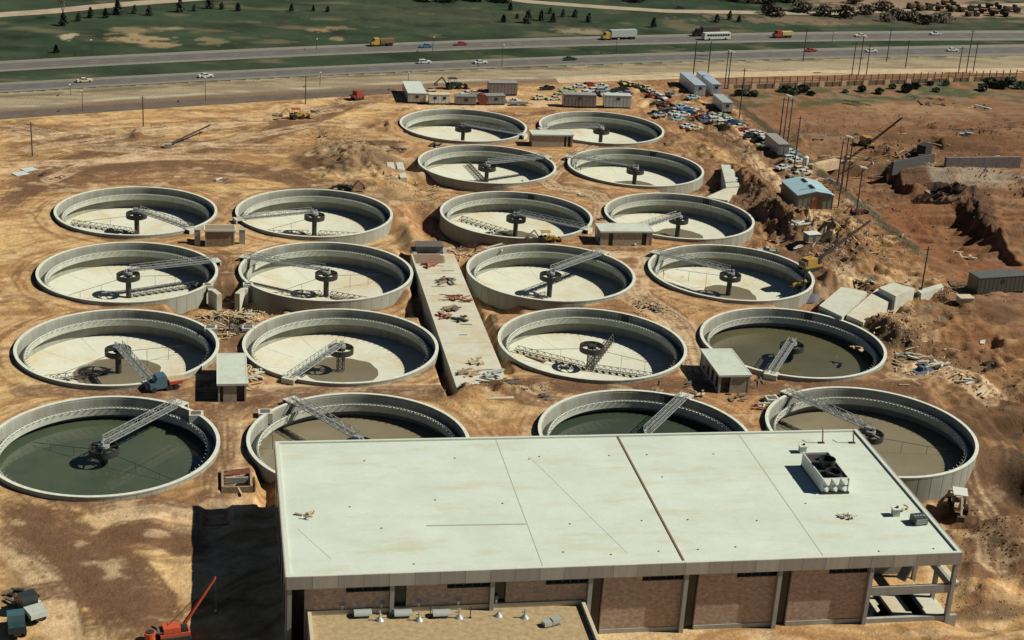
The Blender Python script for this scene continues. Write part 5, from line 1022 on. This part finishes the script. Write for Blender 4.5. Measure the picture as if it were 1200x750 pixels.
# far yard of earthmovers
def earthmover(lb, px_, py_, rz, s_=1.0):
    P = atg(px_,py_); t = thing('earthmover', lb, 'earthmover', P, rz, 'earthmovers parked in the far yard')
    MB().side([(-5*s_,1.2),(-1*s_,1.0),(-.6*s_,2.6*s_),(-4.6*s_,3.0*s_)],2.8*s_).build('bowl', mat('dull_mustard',(.16,.09,.02),.7,var=.4), t); MB().side([(.2*s_,1.0),(4*s_,1.0),(4*s_,2.2*s_),(1.8*s_,2.4*s_),(1.6*s_,3.6*s_),(.4*s_,3.6*s_)],2.2*s_).build('tractor', steel_d, t); MB().beam((-1*s_,0,2.4*s_),(1*s_,0,2.4*s_),.6).build('gooseneck', yel, t)
    for x in (-3.6,2.6):
        for y in (-1.4,1.4): o = link('wheel', hugewheel_me, t, (x*s_,y*s_,1.1*s_)); o.scale = (1.15*s_,)*3
for i,(a,b) in enumerate(((1072,10),(1084,12),(1096,10),(1107,13),(1120,13),(1133,14),(1145,12),(1157,16),(1171,19),(1186,14),(1165,10),(1140,19),(1112,6))): earthmover('x',a,b,random.uniform(-.3,.5),random.uniform(.8,1.05))
EM = sorted([o for o in bpy.data.objects if o.get('category') == 'earthmover'], key=lambda o: pix(o.location)[0])
for i,o in enumerate(EM): o['label'] = ORD[i]+' earthmover from the left in the far yard beyond the motorway'
# ================================================================ trees and scrub
leaf_d = mat('evergreen_needles', (.030,.042,.024), .9, var=.4, scale=2); leaf_b = mat('scrub_twigs', (.11,.09,.055), .95, var=.4, scale=2); bark = mat('bark', (.07,.055,.04), .9)
leaf_g = mat('shrub_green', (.055,.075,.035), .9, var=.4, scale=1.5)
def crown_mesh(name, m, n, r, h, z0, conic, leaf=.45):
    mb = MB()
    for i in range(n):
        f = random.random(); z = z0+h*f; rr = r*(((1-f)**.55)*(.7+.5*math.sin(f*19)**2) if conic else math.sqrt(max(.05,1-(2*f-1)**2)))*(.35+.65*random.random()**.5)
        a = random.uniform(0,6.283); rr *= (1+.25*math.sin(a*3+f*7)); c = Vector((rr*math.cos(a), rr*math.sin(a), z)); s_ = leaf*random.uniform(.6,1.4)
        u = Vector((random.gauss(0,1),random.gauss(0,1),random.gauss(0,.6))).normalized(); v = u.orthogonal().normalized()
        c.z = max(c.z,.1); mb.add([c-u*s_-v*s_*.5, c+u*s_-v*s_*.4, c+u*s_*.2+v*s_], [(0,1,2)])
    return mb.mesh(name, m)
ev = [crown_mesh('crown', leaf_d, 420, 1.9, 5.2, .4, True) for _ in range(3)]; sh = [crown_mesh('crown', leaf_g, 260, 1.6, 1.9, .1, False) for _ in range(2)]; bs = [crown_mesh('crown', leaf_b, 200, 1.7, 1.6, .1, False, .3)]
trk = MB().tube((0,0,-.3),(0,0,4.5),.16,.05,n=6).mesh('trunk', bark)
def tree(px_, py_, lb, kind, s_, grp):
    P = atg(px_,py_); t = thing({'e':'evergreen_tree','s':'shrub','b':'bare_shrub'}[kind], lb, 'tree' if kind == 'e' else 'shrub', P, random.uniform(0,6), grp)
    o = link('crown', random.choice({'e':ev,'s':sh,'b':bs}[kind]), t); o.scale = (s_,s_,s_*random.uniform(.85,1.15)); o = link('trunk', trk, t); o.scale = (s_,s_,s_*(1 if kind == 'e' else .35))
E1 = [(92,25,1.1),(106,21,1.2),(124,21,1.1),(138,17,1.6),(158,16,1.0),(175,18,1.2),(66,62,1.0),(211,14,1.4),(228,13,.9),(246,10,1.5),(260,11,1.0),(279,13,1.1),(342,13,1.0),(367,13,.7),(384,14,.9),(75,30,1.6)]
E2 = [(590,26,1.1),(598,12,1.0),(606,22,.8),(619,27,1.8),(634,24,1.2),(648,26,1.2),(660,20,1.0),(674,20,1.2),(690,26,1.2),(766,32,1.2),(645,16,.9),(840,26,1.2),(855,23,1.1),(866,26,1.0)]
for grp, L, ph in (('dark trees on the left bank beyond the motorway', E1, 'on the left grass bank beyond the motorway'),('dark trees in the middle of the grass bank', E2, 'on the middle of the grass bank')):
    for i,(a,b,s_) in enumerate(sorted(L)): tree(a,b,ORD[i]+' small dark evergreen from the left '+ph,'e',s_*.58,grp)
# bare tree top left
P = atg(74,22); t = thing('bare_tree','tall bare grey-brown tree at the top left above the bank','tree',P)
m = MB(); m.tube((0,0,-.5),(0,0,3),.35,.22,n=7); m.build('trunk', bark, t); m = MB()
def branch(p, d, L, r, lev):
    q2 = p+d*L; m.tube(p, q2, r, r*.6, n=4, cap=False)
    if lev: 
        for _ in range(3): branch(q2, (d+Vector((random.uniform(-.7,.7),random.uniform(-.7,.7),random.uniform(-.1,.4)))).normalized(), L*.72, r*.6, lev-1)
for _ in range(4): branch(Vector((0,0,2.4)), Vector((random.uniform(-.6,.6),random.uniform(-.6,.6),1)).normalized(), 2.4, .18, 4)
stuff(m.build('branches', mat('grey_twig',(.16,.12,.08),.95,var=.2), t))
for i,(a,b,s_) in enumerate(sorted([(865,112,1.6),(874,111,2.0),(884,113,1.5),(920,108,2.2),(930,111,2.0),(940,108,2.4),(950,112,1.5),(990,109,1.2),(1010,107,1.5),(1030,110,1.6),(1046,104,1.4),(1062,108,2.2),(1072,104,1.8),(1090,100,1.3),(1097,108,1.4),(1108,100,1.5),(1160,100,2.4),(1172,104,2.6),(1184,99,2.4),(1196,104,2.4),(1152,106,1.8)])):
    tree(a,b,ORD[i]+' green shrub from the left in the ditch below the post wall','s',s_*.6,'shrubs along the ditch below the wall')
for i,(a,b,s_) in enumerate(sorted([(900,16,2),(912,19,1.6),(940,14,2.2),(965,18,2),(990,20,2.4),(1015,16,2),(1035,12,2.4),(1050,22,2),(1068,24,2.2),(1085,28,1.8),(1105,26,2.2),(1040,25,1.8),(590,2,2.2),(560,1,2),(525,2,2.2),(880,3,2.4),(900,4,2.4),(925,2,2.4),(1000,4,2),(745,2,2),(860,1,2.4),(500,1,2)])):
    tree(a,b,ORD[i]+' dull brown thicket from the left in the rough land beyond the motorway','b',s_*1.2,'thickets beyond the motorway')
# ================================================================ loose site clutter
mud_r = mat('rubble_grey', (.30,.24,.16), .95, var=.35, scale=2); mud_d = mat('clod_brown', (.20,.12,.065), .95, var=.35, scale=2)
def scatter(name, m, spots, kind):
    mb = MB(); 
    for (px_,py_,rx,ry,n,s0,s1) in spots:
        c = at(px_,py_); xs_ = np.array([random.gauss(0,.5) for _ in range(n)])*rx+c.x; ys_ = np.array([random.gauss(0,.5) for _ in range(n)])*ry+c.y
        ok = np.ones(n,bool)
        for (tx,ty) in TANKS.values(): ok &= np.hypot(xs_-tx,ys_-ty) > 20.6
        zs = ground_z(xs_,ys_)
        for x,y,z,o in zip(xs_,ys_,zs,ok):
            if not o: continue
            s_ = random.uniform(s0,s1)
            if kind == 'rock':
                vs = [Vector((a_,b_,c_))*s_*random.uniform(.6,1.2)+Vector((x,y,z+s_*.2)) for a_,b_,c_ in ((1,0,0),(-1,0,0),(0,1,0),(0,-1,0),(0,0,.8),(0,0,-.8))]
                mb.add(vs, [(0,2,4),(2,1,4),(1,3,4),(3,0,4),(2,0,5),(1,2,5),(3,1,5),(0,3,5)])
            else: mb.obox((x,y,z+.15+random.random()*.3),(s_*random.uniform(1.5,5),.25,.12),random.uniform(0,3.14),random.uniform(-.15,.15),random.uniform(-.2,.2))
    return stuff(mb.build(name, m))
scatter('rubble', mud_r, [(410,180,12,16,500,.06,.28),(470,215,10,12,200,.06,.3),(275,375,9,6,450,.1,.4),(285,365,5,4,200,.1,.4),(975,300,18,20,500,.06,.35),(1050,390,12,12,350,.08,.4),(900,245,12,16,400,.06,.35),(500,235,8,10,120,.1,.3),(1080,180,40,14,250,.1,.45),(1100,345,16,8,200,.1,.4)], 'rock')
scatter('earth_clods', mud_d, [(395,160,12,12,300,.06,.25),(940,262,18,14,500,.06,.3),(1010,285,14,16,400,.06,.35),(1160,440,12,20,300,.06,.35),(880,230,8,18,250,.06,.3),(1165,620,8,12,200,.08,.3),(640,455,14,2,140,.08,.25),(850,160,12,16,250,.06,.25),(1120,700,20,4,260,.06,.22),(100,640,30,20,300,.05,.15),(150,160,40,18,300,.06,.2),(760,358,8,8,120,.06,.25),(1060,225,30,30,500,.1,.45),(1060,150,50,22,400,.1,.45),(1150,200,20,25,300,.1,.5),(300,350,3,16,120,.08,.25),(560,460,8,3,160,.08,.3),(300,200,50,20,200,.05,.18)], 'rock')
scatter('scattered_lumber', MATS['fresh_timber'], [(272,372,7,5,60,.4,.9),(290,362,6,3,30,.4,.9),(250,372,4,3,30,.4,.9),(1030,370,12,9,40,.5,1),(985,285,14,14,40,.5,1),(1050,420,14,10,50,.4,1),(1100,440,12,8,30,.4,1),(298,440,2,8,26,.4,.8),(540,300,8,3,24,.4,.8),(765,362,5,4,24,.3,.7),(505,215,10,9,30,.4,1),(1065,185,40,10,60,.5,1.4)], 'board')
scatter('scattered_steel', steel_m, [(272,385,6,4,40,.4,.8),(1035,190,30,10,80,.5,1.5),(1130,150,40,10,60,.5,1.5),(1000,270,14,14,50,.4,1),(560,292,9,4,22,.4,.9),(720,168,14,2,12,.4,.8),(860,450,10,2,30,.3,.7),(1090,340,16,6,30,.5,1.2)], 'board')
ft = MATS['fresh_timber']; pc = c_light
for (a,b,lb,n,sp,L,ms) in (
 (1090,165,'brown pipes in the open ground right of the excavation crane',9,6,5,[wood,tim]),(1140,150,'scattered dark bars far out on the red ground',8,7,5,[wood,steel_m]),(1025,205,'bars and boards just beyond the fence by the floodlight tower',10,4,3,[tim,ft,steel_m]),(1130,300,'pale boards on the red bank at the right',6,4,4,[ft,pc]),(1165,430,'dark timbers in the rough ground at the right edge',7,2.5,3,[tim,steel_d]),(1010,410,'small board heap right of the olive water tank rim',6,1.6,2.4,[ft,tim]),
 (1120,262,'dark timbers on the cut bank below the black pile',9,4,4,[wood,tim]),(1090,255,'pale panels on the red strip beyond the fence',5,3,3,[pc,ft]),(975,212,'grey shuttering beside the fence near the floodlight tower',8,3,3,[steel_m,pc]),(1160,188,'stacked forms behind the grey-purple wall',9,4,4,[wood,ft]),(1050,158,'loose pipes right of the excavation crane boom',8,5,5,[steel_m,pc]),(960,160,'grey pipes on the bare ground left of the excavation crane',8,5,5,[steel_m,wood]),(1175,215,'pale blocks on the ledge at the right edge',7,3,3,[pc,c_wall]),
 (27,700,'dark and pale scrap heap at the bottom left corner',14,2.2,2.6,[steel_d,pc,steel_m]),(276,360,'second heap of pale boards nearer the wing walls',14,2.0,2.6,[ft,pc,tim]),(262,395,'boards lying right of the brown-puddle tank',10,1.6,2.6,[tim,ft]),(1040,352,'red-brown sheets on the second channel box',8,1.2,2.2,[MATS['rust_red'],tim]),(985,352,'dark planks on the first channel box',6,.8,2,[steel_d,tim]),
 (268,350,'heap of pale formwork boards in the gap between four left tanks',16,2.2,3.2,[ft,tim,pc]),(258,385,'pile of timber behind the small white pump house',12,1.8,2.8,[ft,tim]),(287,372,'boards stacked against the tank rim above the small white pump house',10,1.5,2.6,[ft,pc]),
 (299,445,'row of pale panels standing on the dirt right of the small white pump house',8,1.2,3,[pc,ft]),(303,437,'pale panels further back right of the small white pump house',6,1.0,2.4,[pc]),
 (640,466,'low board pile in front of the lattice column tank',5,.8,2,[steel_m]),(767,363,'dark scrap heap between the lattice tank and the empty tank with the crane',10,1.6,2.4,[steel_m,steel_d,tim]),(753,357,'smaller scrap heap just above the dark scrap heap',7,1.2,2,[steel_d,tim]),
 (742,287,'white pipe offcuts in front of the wide tan pump house',5,.8,1.6,[wp]),(868,372+70,'planks on the near rim of the olive water tank',6,1.2,2.6,[pc]),(820,462,'rubble and boards left of the right-hand pump house',8,1.2,1.6,[tim,pc]),(862,466,'brown timber heap in front of the right-hand pump house',10,1.8,2,[tim,steel_m]),
 (892,478,'pale debris and red sheet beside the muddy corner tank rim',9,1.4,2.4,[pc,MATS['red_form']]),(900,468,'pale concrete pieces at the muddy corner tank landing',7,1.2,2.4,[pc,c_wall]),
 (1090,405,'two pale pipes standing in the spoil right of the olive tank',4,.9,4,[pc]),(1086,428,'pale tarpaulined beams next to the blue and white pickup',7,1.4,5,[pc,steel_m]),(1068,418,'long concrete beams on the spoil behind the pickup',6,1.4,6,[pc,c_wall]),(1100,428,'cream pipe lengths right of the blue and white pickup',4,.8,5,[ft,pc]),
 (1133,448,'pale grey concrete blocks near the right edge',9,1.8,4,[pc,c_wall]),(1152,460,'cream beams lying near the right edge below the grey blocks',5,1.0,6,[pc,ft]),(1153,398,'two long white pipes lying upslope at the right edge',3,.8,10,[pc]),
 (500,278+10,'red-brown boards left of the small grey concrete box',8,1.4,3.4,[MATS['red_form'],MATS['rust_red']]),(525,293,'pale sheet and timbers right of the small grey concrete box',6,1.6,3,[ft,pc]),(582,292,'long pale plank with yellow ends under the backhoe',4,1.4,5,[ft,pc]),
 (462,176,'dark timbers in the excavation left of the rear tanks',10,3,4,[wood,tim]),(510,170,'curved dark fence boards above the excavation',8,2.5,4,[wood]),(262,213,'white sheet and dark post on the sand behind the rear left tanks',5,1.6,2.6,[wp,steel_m]),
 (70,209,'small pinkish scrap heap on the sand above the leftmost tank',7,1.0,1.6,[wp,MATS['red_form']]),(48,206,'dark brush on the sand at the far left',4,.9,1.2,[steel_d]),(378,160,'brown bar heap left of the bank',5,1.2,2,[tim]),(320,136,'dark flat trailer load left of the red and yellow machine',6,1.4,3,[steel_m,tim]),(372,131,'thin boards right of the red and yellow machine',6,1.8,3,[tim]),
 (380,206,'white cabin scrap by the rough bank',4,.6,1.2,[wp]),(705,262-4,'dark scrap at the upper right rim of the backhoe tank',5,.8,1.6,[steel_d]),(683,230,'low ring of debris in the dirt lane between the middle tanks',8,1.0,1.4,[pc,tim]),
 (1040,190,'formwork and bars in the excavation beyond the fence',14,5,4,[wood,tim,ft]),(1065,178,'dark timber stack right of the excavation crane',10,4,4,[wood,steel_m]),(1105,182,'yellow-white sheet on the ground right of the black pile',3,1,3,[ft]),
 (985,188,'pale shuttering blocks left of the excavation crane',9,5,4,[ft,tan]),(1010,186,'tan shuttering blocks just left of the excavation crane',7,3,4,[ft,tan]),(1002,122,'pale pipes beyond the fence near the top right',5,3,8,[pc,steel_m]),(1090,122,'long row of dark pipes below the ditch at the right',14,9,6,[wood,steel_m]),(1140,124,'pale pipes with a white head at the far right',7,5,8,[pc,steel_m]),
 (855,150,'tools and crates on the sandy lane',4,.7,1.2,[steel_d]),(822,168,'small dark scrap beside the far right tank bank',5,.8,1.2,[steel_d,tim]),(935,290,'pale shuttering panel right of the end tank',5,1.2,5,[pc]),(1015,330,'steel and planks among the channel boxes',10,2,3,[tim,steel_m,ft]),(960,300,'yellow and rust scrap around the crane foot',10,2.2,2.4,[yel,MATS['rust_red'],tim]),
 (936,262,'white panelled formwork in the trench right of the tanks',6,1.2,5,[pc,wp]),(770,458,'loose boards above the deep green tank',5,1,2,[tim]),(1020,345-4,'dark crates in the middle of the channel box',6,1,1.6,[steel_d])):
    board_pile(a,b,lb,n,sp,L,None,ms)
# white sheets at far left
for (a,b,lb) in ((24,204,'flat pale sheet on the sand at the far left edge'),(34,199,'second flat pale sheet behind the first at the far left edge')):
    P = atg(a,b); t = thing('flat_sheet',lb,'sheet',P,.6); MB().box(-1.8,1.8,-1.6,1.6,.1,.2).build('panel', mat('blue_white_sheet',(.55,.62,.58)), t); MB().box(-1.7,1.7,-.1,.1,-.1,.1).build('bearer', tim, t)
# conveyor
P = atg(197,173); Q2 = atg(246,155)-P; t = thing('conveyor','long dark conveyor lying on the sand at the upper left','conveyor',P)
for s_ in (-.4,.4): MB().beam((0,s_,.8),(Q2.x,Q2.y+s_,2.2),.18,.3).build('side_rail', steel_d, t)
MB().beam((0,0,.8),(Q2.x,Q2.y,2.2),.7,.1).build('belt', steel_m, t); MB().box(-1,1,-.8,.8,0,1.2).build('motor_box', c_wall, t)
for f in (.35,.75): MB().beam((Q2.x*f,Q2.y*f,0),(Q2.x*f,Q2.y*f,.8+1.4*f),.2).build('leg', steel_d, t)
# works beyond the fence: ribbed formwork wall, long wall
A_ = atg(1038,217); B_ = atg(1072,219); t = thing('ribbed_formwork','ribbed brown formwork wall in the excavation beyond the fence','formwork',A_); d = B_-A_; rz = math.atan2(d.y,d.x); t.rotation_euler[2] = rz
MB().box(0,d.length,0,.4,-.5,4.0).build('panel', mat('brown_ply',(.20,.11,.06),.9,var=.2), t)
for i in range(12): MB().box(i*d.length/12,i*d.length/12+.35,-.7,0,-.5,3.6).build('rib', ft if i%3==0 else tim, t)
for (p0,p1,h,dd,mt,lb) in (((1108,196),(1195,198),3.0,1.2,mat('purple_grey_wall',(.16,.135,.12),.9,var=.2,scale=.6),'long grey-purple retaining wall at the right edge beyond the black pile'),
   ((1112,208),(1195,211),1.2,7,c_wall,'long pale concrete ledge in front of the grey-purple wall'),((1046,200),(1092,203),2.6,1.0,mat('wet_wall',(.07,.065,.06),.8,var=.2),'dark wet concrete wall in the excavation behind the ribbed formwork'),
   ((1072,226),(1090,227),2.6,5,c_wall,'short grey concrete block at the right end of the ribbed formwork'),((1083,186),(1090,186.5),4,3,mat('black_skip',(.02,.02,.02),.7),'black upright skip left of the grey-purple wall'),
   ((952,199),(982,200),1.4,2,tan,'low tan shuttering wall left of the floodlight tower'),((1005,178),(1060,180),1.2,1.5,mat('dark_timber',(.14,.10,.06)),'low dark timber wall beside the excavation crane')):
    A_, B_ = atg(*p0), atg(*p1); d = B_-A_; L = d.length; t = thing('site_wall',lb,'wall',A_,math.atan2(d.y,d.x))
    n = max(1,int(L/4))
    for i in range(n): MB().box(i*L/n+.03,(i+1)*L/n-.03,0,dd,-1.5,h+random.uniform(-.04,.04)).build('wall_section', mt, t)
t = thing('tarpaulin','dark blue tarpaulin over a heap beside the first channel box','tarpaulin',atg(950,352)); m = MB(); vs = []
for i in range(9):
    for j in range(7): vs.append(((i-4)*.7+j*.15,(j-3)*.8,1.6*math.exp(-((i-4)/3)**2-((j-3)/2.4)**2)+random.uniform(-.12,.12)))
m.add(vs,[(i*7+j,(i+1)*7+j,(i+1)*7+j+1,i*7+j+1) for i in range(8) for j in range(6)]); m.add([(v[0],v[1],v[2]-.05) for v in vs],[(i*7+j,i*7+j+1,(i+1)*7+j+1,(i+1)*7+j) for i in range(8) for j in range(6)]); m.build('cover', mat('slate_blue',(.09,.10,.13),.7,var=.2), t, True); MB().box(-1.6,1.6,-1.4,1.4,0,.5).build('load', tim, t)
for (a,b,lb) in ((951,282,'small white-grey box cabin left of the crane boom'),(874,295,'x')):
    if lb == 'x': continue
    P = atg(a,b); t = thing('site_cabin',lb,'cabin',P,.2); MB().box(-1.8,1.8,-1.3,1.3,0,2.0).build('walls', c_wall, t); MB().box(-1.95,1.95,-1.45,1.45,2.0,2.15).build('roof', wp, t); MB().box(-.4,.4,-1.34,-1.3,.2,1.8).build('door', steel_m, t)
P = atg(943,196); t = thing('white_tank','small upright white tank at the end of the parked cars by the fence','tank',P); MB().tube((0,0,0),(0,0,3.2),.9,n=16).build('shell', wp, t, True); MB().lathe([(.9,3.2),(.02,3.7)],16,closed=False).build('dome', wp, t)
P = at(1094,317); t = thing('tan_tarp_box','small bright cream hut near the right edge behind the spoil','hut',atg(1130,355)); MB().box(-1.6,1.6,-1.2,1.2,0,1.5).build('walls', ft, t); MB().box(-1.8,1.8,-1.4,1.4,1.5,1.7).build('roof', cp, t)
